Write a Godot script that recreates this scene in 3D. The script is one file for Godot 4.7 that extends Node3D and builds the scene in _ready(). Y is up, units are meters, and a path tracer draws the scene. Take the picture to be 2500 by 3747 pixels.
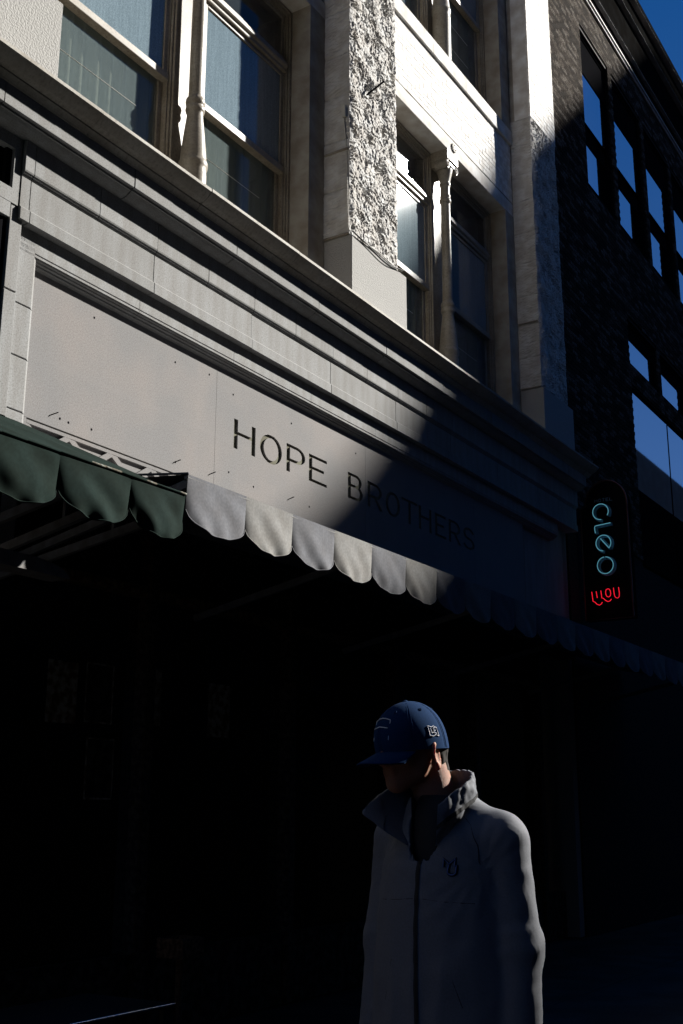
extends Node3D
# A limestone and painted brick commercial front seen from the pavement, raked by low sun, with a passer-by in the shade.

const EYE := Vector3(0.0, 1.5, 5.5)
const SUN := Vector3(0.7499, 0.519, 0.4102)   # towards the sun
var M := {}
var T := {}
var used := {}
var rng := RandomNumberGenerator.new()

func _ready() -> void:
	rng.seed = 7
	view_and_light()
	textures()
	materials()
	ground()
	shop_building()
	brick_building()
	far_side()
	grey_awning()
	green_awning()
	shopfront_things()
	hotel_sign()
	passer_by()

# ------------------------------------------------------------------ camera, sky, sun, exposure
func view_and_light() -> void:
	var cam := Camera3D.new()
	cam.name = "camera"
	cam.fov = 48.388
	cam.near = 0.05
	cam.far = 900.0
	var yaw := deg_to_rad(57.828)
	var pitch := deg_to_rad(14.824)
	var roll := deg_to_rad(0.1555)
	var fw := Vector3(sin(yaw) * cos(pitch), sin(pitch), -cos(yaw) * cos(pitch))
	var rt := Vector3(cos(yaw), 0, sin(yaw))
	var up := rt.cross(fw)
	cam.basis = Basis(rt * cos(roll) + up * sin(roll), up * cos(roll) - rt * sin(roll), -fw)
	cam.position = EYE
	add_child(cam)
	cam.current = true
	var sky_mat := ProceduralSkyMaterial.new()
	sky_mat.sky_top_color = lin(0.0, 0.026, 0.105)
	sky_mat.sky_horizon_color = lin(0.055, 0.105, 0.215)
	sky_mat.sky_curve = 0.22
	sky_mat.ground_bottom_color = lin(0.02, 0.02, 0.02)
	sky_mat.ground_horizon_color = lin(0.05, 0.06, 0.08)
	sky_mat.sun_angle_max = 24.0
	sky_mat.sun_curve = 0.09
	var sky := Sky.new()
	sky.sky_material = sky_mat
	var env := Environment.new()
	env.background_mode = Environment.BG_SKY
	env.sky = sky
	env.background_energy_multiplier = 1.0
	env.tonemap_mode = Environment.TONE_MAPPER_LINEAR
	env.tonemap_exposure = 2.35
	env.sdfgi_enabled = true
	env.ssao_enabled = true
	env.ssil_enabled = true
	var we := WorldEnvironment.new()
	we.name = "world"
	we.environment = env
	add_child(we)
	var sun := DirectionalLight3D.new()
	sun.name = "sun"
	sun.light_energy = 1.6
	sun.light_color = Color(1.0, 0.985, 0.955)
	sun.light_angular_distance = 1.0
	sun.shadow_enabled = true
	add_child(sun)
	sun.look_at_from_position(SUN * 50.0, Vector3.ZERO)

# ------------------------------------------------------------------ helpers
func lin(r: float, g: float, b: float) -> Color:
	return Color(r, g, b).linear_to_srgb()

func new_st() -> SurfaceTool:
	var st := SurfaceTool.new()
	st.begin(Mesh.PRIMITIVE_TRIANGLES)
	return st

func tri(st: SurfaceTool, a: Vector3, b: Vector3, c: Vector3) -> void:
	var n := (a - c).cross(a - b)
	if n.length_squared() < 1e-16:
		return
	st.set_normal(n.normalized())
	st.add_vertex(a)
	st.add_vertex(b)
	st.add_vertex(c)

func quad(st: SurfaceTool, a: Vector3, b: Vector3, c: Vector3, d: Vector3) -> void:
	tri(st, a, b, c)
	tri(st, a, c, d)

# a face whose winding is turned so that its normal points along n
func face(st: SurfaceTool, a: Vector3, b: Vector3, c: Vector3, d: Vector3, n: Vector3) -> void:
	if (a - c).cross(a - b).dot(n) > 0.0:
		quad(st, a, b, c, d)
	else:
		quad(st, d, c, b, a)

func box(st: SurfaceTool, a: Vector3, b: Vector3) -> void:
	face(st, Vector3(a.x, a.y, b.z), Vector3(b.x, a.y, b.z), b, Vector3(a.x, b.y, b.z), Vector3.BACK)
	face(st, a, Vector3(b.x, a.y, a.z), Vector3(b.x, b.y, a.z), Vector3(a.x, b.y, a.z), Vector3.FORWARD)
	face(st, a, Vector3(a.x, b.y, a.z), Vector3(a.x, b.y, b.z), Vector3(a.x, a.y, b.z), Vector3.LEFT)
	face(st, Vector3(b.x, a.y, a.z), Vector3(b.x, b.y, a.z), b, Vector3(b.x, a.y, b.z), Vector3.RIGHT)
	face(st, Vector3(a.x, b.y, a.z), Vector3(b.x, b.y, a.z), b, Vector3(a.x, b.y, b.z), Vector3.UP)
	face(st, a, Vector3(b.x, a.y, a.z), Vector3(b.x, a.y, b.z), Vector3(a.x, a.y, b.z), Vector3.DOWN)

# box with its edges chamfered by r
func cbox(st: SurfaceTool, a: Vector3, b: Vector3, r: float) -> void:
	var c := (a + b) * 0.5
	var h := (b - a) * 0.5
	r = minf(r, minf(h.x, minf(h.y, h.z)) * 0.9)
	for ax in 3:
		var u := (ax + 1) % 3
		var w := (ax + 2) % 3
		for s in [-1.0, 1.0]:
			var p := []
			for k in [[-1, -1], [1, -1], [1, 1], [-1, 1]]:
				var q := Vector3.ZERO
				q[ax] = s * h[ax]
				q[u] = k[0] * (h[u] - r)
				q[w] = k[1] * (h[w] - r)
				p.append(c + q)
			var n := Vector3.ZERO
			n[ax] = s
			face(st, p[0], p[1], p[2], p[3], n)
		for s in [-1.0, 1.0]:
			for t in [-1.0, 1.0]:
				# edge along ax
				var e := []
				for k in [[-1, 0], [1, 0], [1, 1], [-1, 1]]:
					var q := Vector3.ZERO
					q[ax] = k[0] * (h[ax] - r)
					q[u] = s * (h[u] - (r if k[1] == 1 else 0.0))
					q[w] = t * (h[w] - (0.0 if k[1] == 1 else r))
					e.append(c + q)
				var n := Vector3.ZERO
				n[u] = s
				n[w] = t
				face(st, e[0], e[1], e[2], e[3], n)
	for sx in [-1.0, 1.0]:
		for sy in [-1.0, 1.0]:
			for sz in [-1.0, 1.0]:
				var s := Vector3(sx, sy, sz)
				var p0 := c + s * (h - Vector3(0, r, r))
				var p1 := c + s * (h - Vector3(r, 0, r))
				var p2 := c + s * (h - Vector3(r, r, 0))
				if (p0 - p2).cross(p0 - p1).dot(s) > 0.0:
					tri(st, p0, p1, p2)
				else:
					tri(st, p0, p2, p1)

# a bar of rectangular section from p to q
func bar(st: SurfaceTool, p: Vector3, q: Vector3, w: float, t: float, hint := Vector3.UP) -> void:
	var d := (q - p).normalized()
	var s := d.cross(hint)
	if s.length() < 0.01:
		s = d.cross(Vector3.RIGHT)
	s = s.normalized()
	var u := s.cross(d).normalized()
	var o := []
	for e in [p, q]:
		for k in [[-1, -1], [1, -1], [1, 1], [-1, 1]]:
			o.append(e + s * (w * 0.5 * k[0]) + u * (t * 0.5 * k[1]))
	for k in 4:
		var k2 := (k + 1) % 4
		face(st, o[k], o[k2], o[4 + k2], o[4 + k], (o[k] + o[k2]) * 0.5 - p)
	face(st, o[0], o[1], o[2], o[3], -d)
	face(st, o[4], o[5], o[6], o[7], d)

# closed section of (z, y) points swept along x
func prof(st: SurfaceTool, pts: PackedVector2Array, x0: float, x1: float) -> void:
	var area := 0.0
	for k in pts.size():
		var p := pts[k]
		var q := pts[(k + 1) % pts.size()]
		area += p.x * q.y - q.x * p.y
	var s := 1.0 if area > 0.0 else -1.0
	for k in pts.size():
		var p := pts[k]
		var q := pts[(k + 1) % pts.size()]
		var n := Vector3(0, -(q.x - p.x), q.y - p.y) * s
		face(st, Vector3(x0, p.y, p.x), Vector3(x1, p.y, p.x), Vector3(x1, q.y, q.x), Vector3(x0, q.y, q.x), n)
	var idx := Geometry2D.triangulate_polygon(pts)
	for k in range(0, idx.size(), 3):
		var a := pts[idx[k]]
		var b := pts[idx[k + 1]]
		var c := pts[idx[k + 2]]
		for x in [x0, x1]:
			var va := Vector3(x, a.y, a.x)
			var vb := Vector3(x, b.y, b.x)
			var vc := Vector3(x, c.y, c.x)
			var want := -1.0 if x == x0 else 1.0
			if (va - vc).cross(va - vb).x * want > 0.0:
				tri(st, va, vb, vc)
			else:
				tri(st, va, vc, vb)

func v2(a: Array) -> PackedVector2Array:
	var o := PackedVector2Array()
	for k in range(0, a.size(), 2):
		o.append(Vector2(a[k], a[k + 1]))
	return o

func commit(st: SurfaceTool, m: Material) -> ArrayMesh:
	var me := st.commit()
	me.surface_set_material(0, m)
	return me

# one named mesh under a parent
func obj(called: String, me: Mesh, parent: Node = self) -> MeshInstance3D:
	var o := MeshInstance3D.new()
	o.mesh = me
	o.name = numbered(called) if parent == self else called
	parent.add_child(o, true)
	return o

func made(called: String, st: SurfaceTool, m: Material, parent: Node = self) -> MeshInstance3D:
	return obj(called, commit(st, m), parent)

func numbered(called: String) -> String:
	if not used.has(called):
		used[called] = 0
		return called
	used[called] += 1
	return "%s_%03d" % [called, used[called]]

func tag(o: Node, label: String, category: String, group := "") -> void:
	o.set_meta("label", label)
	o.set_meta("category", category)
	if group != "":
		o.set_meta("group", group)

func thing(called: String, label: String, category: String, at := Vector3.ZERO, group := "") -> Node3D:
	var o := Node3D.new()
	o.name = numbered(called)
	add_child(o)
	o.position = at
	tag(o, label, category, group)
	return o

func structure(o: Node) -> void:
	o.set_meta("kind", "structure")

# rows of points -> smooth indexed mesh
func sheet(rows: Array, closed := false) -> ArrayMesh:
	var nr := rows.size()
	var nc: int = rows[0].size()
	var vs := PackedVector3Array()
	for r in rows:
		vs.append_array(r)
	var idx := PackedInt32Array()
	for r in nr - 1:
		for c in (nc if closed else nc - 1):
			var c2 := (c + 1) % nc
			idx.append_array(PackedInt32Array([r * nc + c, r * nc + c2, (r + 1) * nc + c2, r * nc + c, (r + 1) * nc + c2, (r + 1) * nc + c]))
	return indexed(vs, idx)

func indexed(vs: PackedVector3Array, idx: PackedInt32Array) -> ArrayMesh:
	var ns := PackedVector3Array()
	ns.resize(vs.size())
	for k in range(0, idx.size(), 3):
		var a := vs[idx[k]]
		var n := (a - vs[idx[k + 2]]).cross(a - vs[idx[k + 1]])
		ns[idx[k]] += n
		ns[idx[k + 1]] += n
		ns[idx[k + 2]] += n
	for k in ns.size():
		ns[k] = ns[k].normalized() if ns[k].length_squared() > 1e-20 else Vector3.UP
	var arr := []
	arr.resize(Mesh.ARRAY_MAX)
	arr[Mesh.ARRAY_VERTEX] = vs
	arr[Mesh.ARRAY_NORMAL] = ns
	arr[Mesh.ARRAY_INDEX] = idx
	var me := ArrayMesh.new()
	me.add_surface_from_arrays(Mesh.PRIMITIVE_TRIANGLES, arr)
	return me

func smooth_obj(called: String, rows: Array, m: Material, parent: Node = self, closed := false) -> MeshInstance3D:
	var me := sheet(rows, closed)
	me.surface_set_material(0, m)
	return obj(called, me, parent)

# tube along points; returns rows for sheet(closed)
func tube_rows(pts: Array, r: float, sides := 8, loop := false) -> Array:
	var rows := []
	var n := pts.size()
	var prev := Vector3.ZERO
	for k in n:
		var a: Vector3 = pts[(k - 1 + n) % n] if loop else pts[maxi(k - 1, 0)]
		var b: Vector3 = pts[(k + 1) % n] if loop else pts[mini(k + 1, n - 1)]
		var d := (b - a).normalized()
		if prev == Vector3.ZERO:
			prev = d.cross(Vector3.UP)
			if prev.length() < 0.1:
				prev = d.cross(Vector3.RIGHT)
		var s := (prev - d * prev.dot(d)).normalized()
		prev = s
		var u := d.cross(s)
		var row := PackedVector3Array()
		for j in sides:
			var t := TAU * j / sides
			row.append(pts[k] + (s * cos(t) + u * sin(t)) * r)
		rows.append(row)
	if loop:
		rows.append(rows[0])
	else:
		var f := PackedVector3Array()
		var e := PackedVector3Array()
		for j in sides:
			f.append(pts[0])
			e.append(pts[n - 1])
		rows.push_front(f)
		rows.append(e)
	return rows

func tube(called: String, pts: Array, r: float, m: Material, parent: Node = self, sides := 8, loop := false) -> MeshInstance3D:
	return smooth_obj(called, tube_rows(pts, r, sides, loop), m, parent, true)

# lathe of (radius, y) pairs about a vertical axis
func lathe_rows(pr: Array, at: Vector3, sides := 24) -> Array:
	var rows := []
	for k in range(0, pr.size(), 2):
		var row := PackedVector3Array()
		for j in sides:
			var t := -TAU * j / sides
			row.append(at + Vector3(cos(t) * pr[k], pr[k + 1], sin(t) * pr[k]))
		rows.append(row)
	return rows

func arc(cx: float, cy: float, rx: float, ry: float, a0: float, a1: float, n := 14) -> PackedVector2Array:
	var o := PackedVector2Array()
	for k in n + 1:
		var t := deg_to_rad(lerpf(a0, a1, float(k) / n))
		o.append(Vector2(cx + rx * cos(t), cy + ry * sin(t)))
	return o

# single-line letters, x in 0..w, y in 0..1
func glyph(ch: String, w: float) -> Array:
	match ch:
		"H": return [v2([0, 0, 0, 1]), v2([w, 0, w, 1]), v2([0, 0.55, w, 0.55])]
		"O": return [arc(w / 2, 0.5, w / 2, 0.5, -100, 100, 20), arc(w / 2, 0.5, w / 2, 0.5, 80, 280, 20)]
		"P":
			var b := v2([0, 1, w * 0.5, 1])
			b.append_array(arc(w * 0.55, 0.72, w * 0.45, 0.28, 90, -90))
			b.append_array(v2([w * 0.5, 0.44, 0, 0.44]))
			return [v2([0, 0, 0, 1]), b]
		"R":
			var r := glyph("P", w)
			r.append(v2([w * 0.5, 0.44, w, 0]))
			return r
		"B":
			var t := v2([0, 1, w * 0.5, 1])
			t.append_array(arc(w * 0.55, 0.765, w * 0.36, 0.235, 90, -90))
			t.append_array(v2([0, 0.53]))
			var l := v2([w * 0.5, 0.53])
			l.append_array(arc(w * 0.58, 0.265, w * 0.42, 0.265, 90, -90))
			l.append_array(v2([0, 0]))
			return [v2([0, 0, 0, 1]), t, l]
		"E": return [v2([0, 0, 0, 1]), v2([0, 1, w, 1]), v2([0, 0.52, w * 0.8, 0.52]), v2([0, 0, w, 0])]
		"T": return [v2([w / 2, 0, w / 2, 1]), v2([0, 1, w, 1])]
		"S":
			var s := arc(w * 0.5, 0.75, w * 0.46, 0.25, 25, 250)
			s.append_array(arc(w * 0.5, 0.25, w * 0.5, 0.25, 75, -155))
			return [s]
		"L": return [v2([0, 1, 0, 0, w, 0])]
		"I": return [v2([w / 2, 0, w / 2, 1])]
		"U":
			var u := v2([0, 1])
			u.append_array(arc(w / 2, 0.3, w / 2, 0.3, 180, 360))
			u.append(Vector2(w, 1))
			return [u]
		"M": return [v2([0, 0, 0, 1, w / 2, 0.35, w, 1, w, 0])]
		"N": return [v2([0, 0, 0, 1, w, 0, w, 1])]
		"C": return [arc(w / 2, 0.5, w / 2, 0.5, 40, 318, 22)]
	return []

# ------------------------------------------------------------------ computed textures and materials
func noise(kind: int, freq: float, oct: int, sd: int) -> FastNoiseLite:
	var n := FastNoiseLite.new()
	n.noise_type = kind
	n.frequency = freq
	n.fractal_octaves = oct
	n.seed = sd
	return n

# grey multiplier texture lo..1 from noise, stretched by (sx, sy)
func tone(n: FastNoiseLite, size: int, lo: float, gain := 1.0, warm := 0.0, spots := 0.0) -> ImageTexture:
	var img := n.get_seamless_image(size, size)
	img.convert(Image.FORMAT_L8)
	var src := img.get_data()
	var spk := PackedByteArray()
	if spots > 0.0:
		var sn := noise(FastNoiseLite.TYPE_SIMPLEX, 0.09, 1, 91).get_seamless_image(size, size)
		sn.convert(Image.FORMAT_L8)
		spk = sn.get_data()
	var out := PackedByteArray()
	out.resize(size * size * 3)
	for k in size * size:
		var f := clampf((src[k] / 255.0 - 0.5) * gain + 0.5, 0.0, 1.0)
		var v := lerpf(lo, 1.0, f)
		if spots > 0.0 and spk[k] < 38:
			v *= 1.0 - spots
		out[k * 3] = int(255.0 * v)
		out[k * 3 + 1] = int(255.0 * v * (1.0 - warm * (1.0 - f)))
		out[k * 3 + 2] = int(255.0 * v * (1.0 - 2.0 * warm * (1.0 - f)))
	var o := Image.create_from_data(size, size, false, Image.FORMAT_RGB8, out)
	o.generate_mipmaps()
	return ImageTexture.create_from_image(o)

# soft pinkish and bluish blotches of the stone
func tinted(n: FastNoiseLite, size: int) -> ImageTexture:
	var img := n.get_seamless_image(size, size)
	img.convert(Image.FORMAT_L8)
	var src := img.get_data()
	var out := PackedByteArray()
	out.resize(size * size * 3)
	for k in size * size:
		var f := clampf((src[k] / 255.0 - 0.5) * 1.8 + 0.5, 0.0, 1.0)
		var c := Color(0.945, 0.948, 0.955).lerp(Color(1.0, 0.983, 0.976), f)
		out[k * 3] = int(255.0 * c.r)
		out[k * 3 + 1] = int(255.0 * c.g)
		out[k * 3 + 2] = int(255.0 * c.b)
	return ImageTexture.create_from_image(Image.create_from_data(size, size, false, Image.FORMAT_RGB8, out))

func height(n: FastNoiseLite, size: int) -> ImageTexture:
	var img := n.get_seamless_image(size, size)
	return ImageTexture.create_from_image(img)

func textures() -> void:
	T.grain = tone(noise(FastNoiseLite.TYPE_SIMPLEX, 0.06, 4, 1), 512, 0.90, 1.3, 0.01, 0.12)
	T.patch = tone(noise(FastNoiseLite.TYPE_SIMPLEX, 0.008, 5, 2), 512, 0.86, 1.5, 0.03)
	T.soft = tone(noise(FastNoiseLite.TYPE_SIMPLEX, 0.010, 5, 14), 512, 0.93, 1.6, 0.012)
	T.tint = tinted(noise(FastNoiseLite.TYPE_SIMPLEX, 0.009, 5, 12), 512)
	T.rust = tone(noise(FastNoiseLite.TYPE_SIMPLEX, 0.012, 5, 3), 512, 0.55, 2.2, 0.16)
	T.bumpy = height(noise(FastNoiseLite.TYPE_SIMPLEX, 0.035, 4, 4), 512)
	T.fine = height(noise(FastNoiseLite.TYPE_SIMPLEX, 0.15, 3, 5), 512)
	T.brick = tone(noise(FastNoiseLite.TYPE_SIMPLEX, 0.03, 4, 6), 512, 0.5, 2.0, 0.06)
	# weave: fine threads
	var wv := Image.create(256, 256, false, Image.FORMAT_L8)
	var wn := noise(FastNoiseLite.TYPE_SIMPLEX, 0.05, 3, 8)
	for y in 256:
		for x in 256:
			var f := 0.5 + 0.25 * sin(x * TAU / 4.0) + 0.25 * sin(y * TAU / 4.0)
			f = 0.8 + 0.14 * f + 0.06 * wn.get_noise_2d(x, y)
			wv.set_pixel(x, y, Color(f, f, f))
	T.weave = ImageTexture.create_from_image(wv)
	# dusty glass: upright streaks and specks
	var dn := noise(FastNoiseLite.TYPE_SIMPLEX, 0.05, 4, 9)
	var ds := Image.create(512, 512, false, Image.FORMAT_RGB8)
	rng.seed = 99
	for y in 512:
		for x in 512:
			var st := dn.get_noise_3d(cos(x * TAU / 512.0) * 90.0, sin(x * TAU / 512.0) * 90.0, y * 0.06)
			var gr := dn.get_noise_3d(x * 4.5, y * 2.2, 40.0)
			var f := clampf(0.82 + 0.06 * st + 0.17 * gr, 0.3, 1.0)
			ds.set_pixel(x, y, Color(f, f, f))
	for k in 60:
		var cx := rng.randi_range(4, 506)
		var cy := rng.randi_range(4, 506)
		ds.fill_rect(Rect2i(cx, cy, rng.randi_range(1, 3), rng.randi_range(1, 3)), Color(1, 1, 1))
	T.dust = ImageTexture.create_from_image(ds)

func mat(c: Color, rough := 0.85, tex = null, scale := 1.0, relief = null, depth := 0.0) -> StandardMaterial3D:
	var m := StandardMaterial3D.new()
	m.albedo_color = c
	m.roughness = rough
	m.metallic_specular = 0.35
	m.uv1_triplanar = true
	m.uv1_world_triplanar = true
	m.uv1_scale = Vector3.ONE * scale
	if tex != null:
		m.albedo_texture = tex
	if relief != null:
		m.heightmap_enabled = true
		m.heightmap_texture = relief
		m.heightmap_scale = depth
	return m

func over(m: StandardMaterial3D, tex: Texture2D, scale: float) -> StandardMaterial3D:
	m.detail_enabled = true
	m.detail_albedo = tex
	m.detail_blend_mode = BaseMaterial3D.BLEND_MODE_MUL
	m.detail_uv_layer = BaseMaterial3D.DETAIL_UV_2
	m.uv2_triplanar = true
	m.uv2_world_triplanar = true
	m.uv2_scale = Vector3.ONE * scale
	return m

func materials() -> void:
	M.limestone = over(mat(lin(0.285, 0.29, 0.292), 0.9, T.grain, 1.7, T.fine, 0.03), T.soft, 0.21)
	M.limestone_b = over(mat(lin(0.31, 0.316, 0.32), 0.9, T.grain, 1.5, T.fine, 0.03), T.soft, 0.17)
	for k in ["limestone", "limestone_b"]:
		M[k].uv2_scale = Vector3(1.3, 0.22, 1.3)
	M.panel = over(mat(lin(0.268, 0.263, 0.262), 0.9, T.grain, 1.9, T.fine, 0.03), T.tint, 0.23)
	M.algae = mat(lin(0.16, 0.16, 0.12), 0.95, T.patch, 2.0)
	M.gutter = over(mat(lin(0.40, 0.385, 0.35), 0.7, T.grain, 0.6), T.patch, 0.4)
	M.rock = mat(lin(0.60, 0.60, 0.59), 0.9, T.patch, 0.9, T.fine, 0.2)
	M.stucco = mat(lin(0.40, 0.397, 0.385), 0.9, T.grain, 1.2, T.bumpy, 0.35)
	M.stucco.uv1_scale = Vector3.ONE * 2.2
	M.paint = over(mat(lin(0.36, 0.335, 0.29), 0.4, T.grain, 0.7), T.patch, 0.5)
	M.paint_dark = over(mat(lin(0.22, 0.20, 0.17), 0.6, T.grain, 0.7), T.patch, 0.5)
	M.white_brick = [
		mat(lin(0.80, 0.80, 0.79), 0.75, T.patch, 1.1, T.fine, 0.10),
		mat(lin(0.77, 0.77, 0.765), 0.75, T.patch, 0.9, T.fine, 0.10),
		mat(lin(0.83, 0.83, 0.82), 0.75, T.patch, 1.3, T.fine, 0.10)]
	M.white_wall = mat(lin(0.74, 0.74, 0.73), 0.85, T.patch, 0.6, T.bumpy, 0.12)
	M.cream_wall = mat(lin(0.40, 0.375, 0.33), 0.85, T.patch, 0.6, T.bumpy, 0.3)
	M.brown_brick = [
		mat(lin(0.070, 0.056, 0.045), 0.9, T.brick, 1.7, T.fine, 0.4),
		mat(lin(0.120, 0.102, 0.085), 0.9, T.brick, 1.3, T.fine, 0.4),
		mat(lin(0.040, 0.033, 0.028), 0.9, T.brick, 2.1, T.fine, 0.4),
		mat(lin(0.190, 0.170, 0.150), 0.9, T.brick, 1.5, T.fine, 0.4),
		mat(lin(0.055, 0.044, 0.036), 0.9, T.brick, 1.9, T.fine, 0.4)]
	for k in M.brown_brick:
		k.metallic_specular = 0.1
	M.brown_mortar = mat(lin(0.025, 0.022, 0.02), 0.95, T.brick, 1.0)
	M.black_metal = mat(lin(0.008, 0.008, 0.009), 0.9)
	M.black_metal.metallic_specular = 0.0
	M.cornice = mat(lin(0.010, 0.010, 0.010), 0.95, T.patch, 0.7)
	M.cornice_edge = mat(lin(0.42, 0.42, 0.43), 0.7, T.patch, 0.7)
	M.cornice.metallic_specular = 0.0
	M.mirror_glass = StandardMaterial3D.new()
	M.mirror_glass.albedo_color = lin(0.80, 0.84, 0.90)
	M.mirror_glass.metallic = 1.0
	M.mirror_glass.roughness = 0.02
	for k in ["upper", "lower", "transom"]:
		var g := mat(lin(0.27, 0.36, 0.41) if k == "upper" else lin(0.21, 0.265, 0.265) if k == "lower" else lin(0.10, 0.12, 0.13), 0.035, T.dust, 0.9)
		g.metallic_specular = 0.6
		g.transparency = BaseMaterial3D.TRANSPARENCY_ALPHA
		g.albedo_color.a = 0.97 if k == "upper" else 0.62 if k == "lower" else 0.5
		M["glass_" + k] = g
	M.curtain = mat(lin(0.30, 0.34, 0.26), 0.95, T.weave, 6.0)
	M.room = mat(lin(0.30, 0.28, 0.25), 0.95)
	M.asphalt = mat(lin(0.06, 0.06, 0.06), 0.95, T.grain, 0.6, T.fine, 0.8)
	M.paving = over(mat(lin(0.075, 0.073, 0.07), 1.0, T.grain, 0.7, T.fine, 0.5), T.patch, 0.3)
	M.kerb = mat(lin(0.28, 0.27, 0.26), 0.9, T.grain, 0.7)
	M.green = mat(lin(0.0185, 0.032, 0.0285), 0.85, T.weave, 2.2)
	M.green = over(M.green, T.patch, 0.8)
	M.green.metallic_specular = 0.1
	M.green_worn = mat(lin(0.22, 0.24, 0.22), 0.85, T.rust, 3.0)
	M.cloth_grey = over(mat(lin(0.205, 0.21, 0.232), 0.75, T.weave, 2.6), T.soft, 0.9)
	M.cloth_cream = over(mat(lin(0.315, 0.312, 0.305), 0.75, T.weave, 2.6), T.soft, 0.9)
	M.cloth_dark = mat(lin(0.10, 0.10, 0.115), 0.8, T.weave, 2.6)
	for k in ["cloth_grey", "cloth_cream", "paving", "asphalt", "kerb"]:
		M[k].metallic_specular = 0.12
	M.alu = mat(lin(0.20, 0.20, 0.205), 0.6, T.patch, 2.0)
	M.wood = mat(lin(0.10, 0.072, 0.05), 0.6, T.rust, 2.0)
	M.wood_amber = mat(lin(0.26, 0.17, 0.07), 0.5, T.rust, 2.0)
	M.board = mat(lin(0.075, 0.064, 0.05), 0.8, T.rust, 1.2)
	M.shop_glass = StandardMaterial3D.new()
	M.shop_glass.albedo_color = Color(0.02, 0.022, 0.025, 0.35)
	M.shop_glass.metallic_specular = 0.1
	M.shop_glass.transparency = BaseMaterial3D.TRANSPARENCY_ALPHA
	M.shop_glass.roughness = 0.03
	M.paper = mat(lin(0.5, 0.46, 0.36), 0.9, T.rust, 1.6)
	M.rusty = mat(lin(0.10, 0.055, 0.03), 0.8, T.rust, 4.0)
	M.steel = mat(lin(0.55, 0.57, 0.60), 0.22)
	M.steel.metallic = 1.0
	M.table = mat(lin(0.03, 0.03, 0.032), 0.5)
	M.cable = mat(lin(0.03, 0.03, 0.03), 0.6)
	M.cable_white = mat(lin(0.55, 0.53, 0.48), 0.6)
	M.far_brick = mat(lin(0.05, 0.038, 0.03), 0.9, T.brick, 0.4)
	M.far_tan = mat(lin(0.05, 0.045, 0.04), 0.9, T.patch, 0.2)
	M.far_grey = mat(lin(0.05, 0.047, 0.045), 0.9, T.patch, 0.2)
	M.far_glass = mat(lin(0.02, 0.022, 0.025), 0.05)

# ------------------------------------------------------------------ ground
func ground() -> void:
	var st := new_st()
	face(st, Vector3(-300, -0.15, -300), Vector3(300, -0.15, -300), Vector3(300, -0.15, 300), Vector3(-300, -0.15, 300), Vector3.UP)
	structure(made("street", st, M.asphalt))
	st = new_st()
	box(st, Vector3(-40, -0.16, -0.9), Vector3(110, -0.012, 6.16))
	var walk := made("pavement", st, M.paving)
	structure(walk)
	for i in 22:
		for j in 4:
			var s := new_st()
			var x := -8.0 + i * 1.5
			var z := 0.15 + j * 1.5
			cbox(s, Vector3(x + 0.006, -0.10, z + 0.006), Vector3(x + 1.494, rng.randf_range(-0.003, 0.003), z + 1.494), 0.008)
			made("paving_slab", s, M.paving, walk)
	for i in 20:
		var s := new_st()
		cbox(s, Vector3(-8.0 + i * 2.0 + 0.004, -0.2, 6.164), Vector3(-6.0 + i * 2.0 - 0.004, 0.0, 6.34), 0.02)
		made("kerb_stone", s, M.kerb, walk)

# polygon in x, y given a thickness between z0 and z1
func plate(st: SurfaceTool, poly: PackedVector2Array, z0: float, z1: float) -> void:
	var idx := Geometry2D.triangulate_polygon(poly)
	for k in range(0, idx.size(), 3):
		var a := poly[idx[k]]
		var b := poly[idx[k + 1]]
		var c := poly[idx[k + 2]]
		for z in [z0, z1]:
			var va := Vector3(a.x, a.y, z)
			var vb := Vector3(b.x, b.y, z)
			var vc := Vector3(c.x, c.y, z)
			var want := -1.0 if z == z0 else 1.0
			if (va - vc).cross(va - vb).z * want > 0.0:
				tri(st, va, vb, vc)
			else:
				tri(st, va, vc, vb)
	var cw := 1.0 if Geometry2D.is_polygon_clockwise(poly) else -1.0
	for k in poly.size():
		var p := poly[k]
		var q := poly[(k + 1) % poly.size()]
		var n := Vector3(-(q.y - p.y), q.x - p.x, 0) * cw
		face(st, Vector3(p.x, p.y, z0), Vector3(q.x, q.y, z0), Vector3(q.x, q.y, z1), Vector3(p.x, p.y, z1), n)

func segments(x0: float, x1: float, first: float, step: float) -> Array:
	var o := []
	var a := x0
	var b := first
	while b < x1 - 0.05:
		if b > x0 + 0.05:
			o.append([a, b])
			a = b
		b += step
	o.append([a, x1])
	return o

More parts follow.
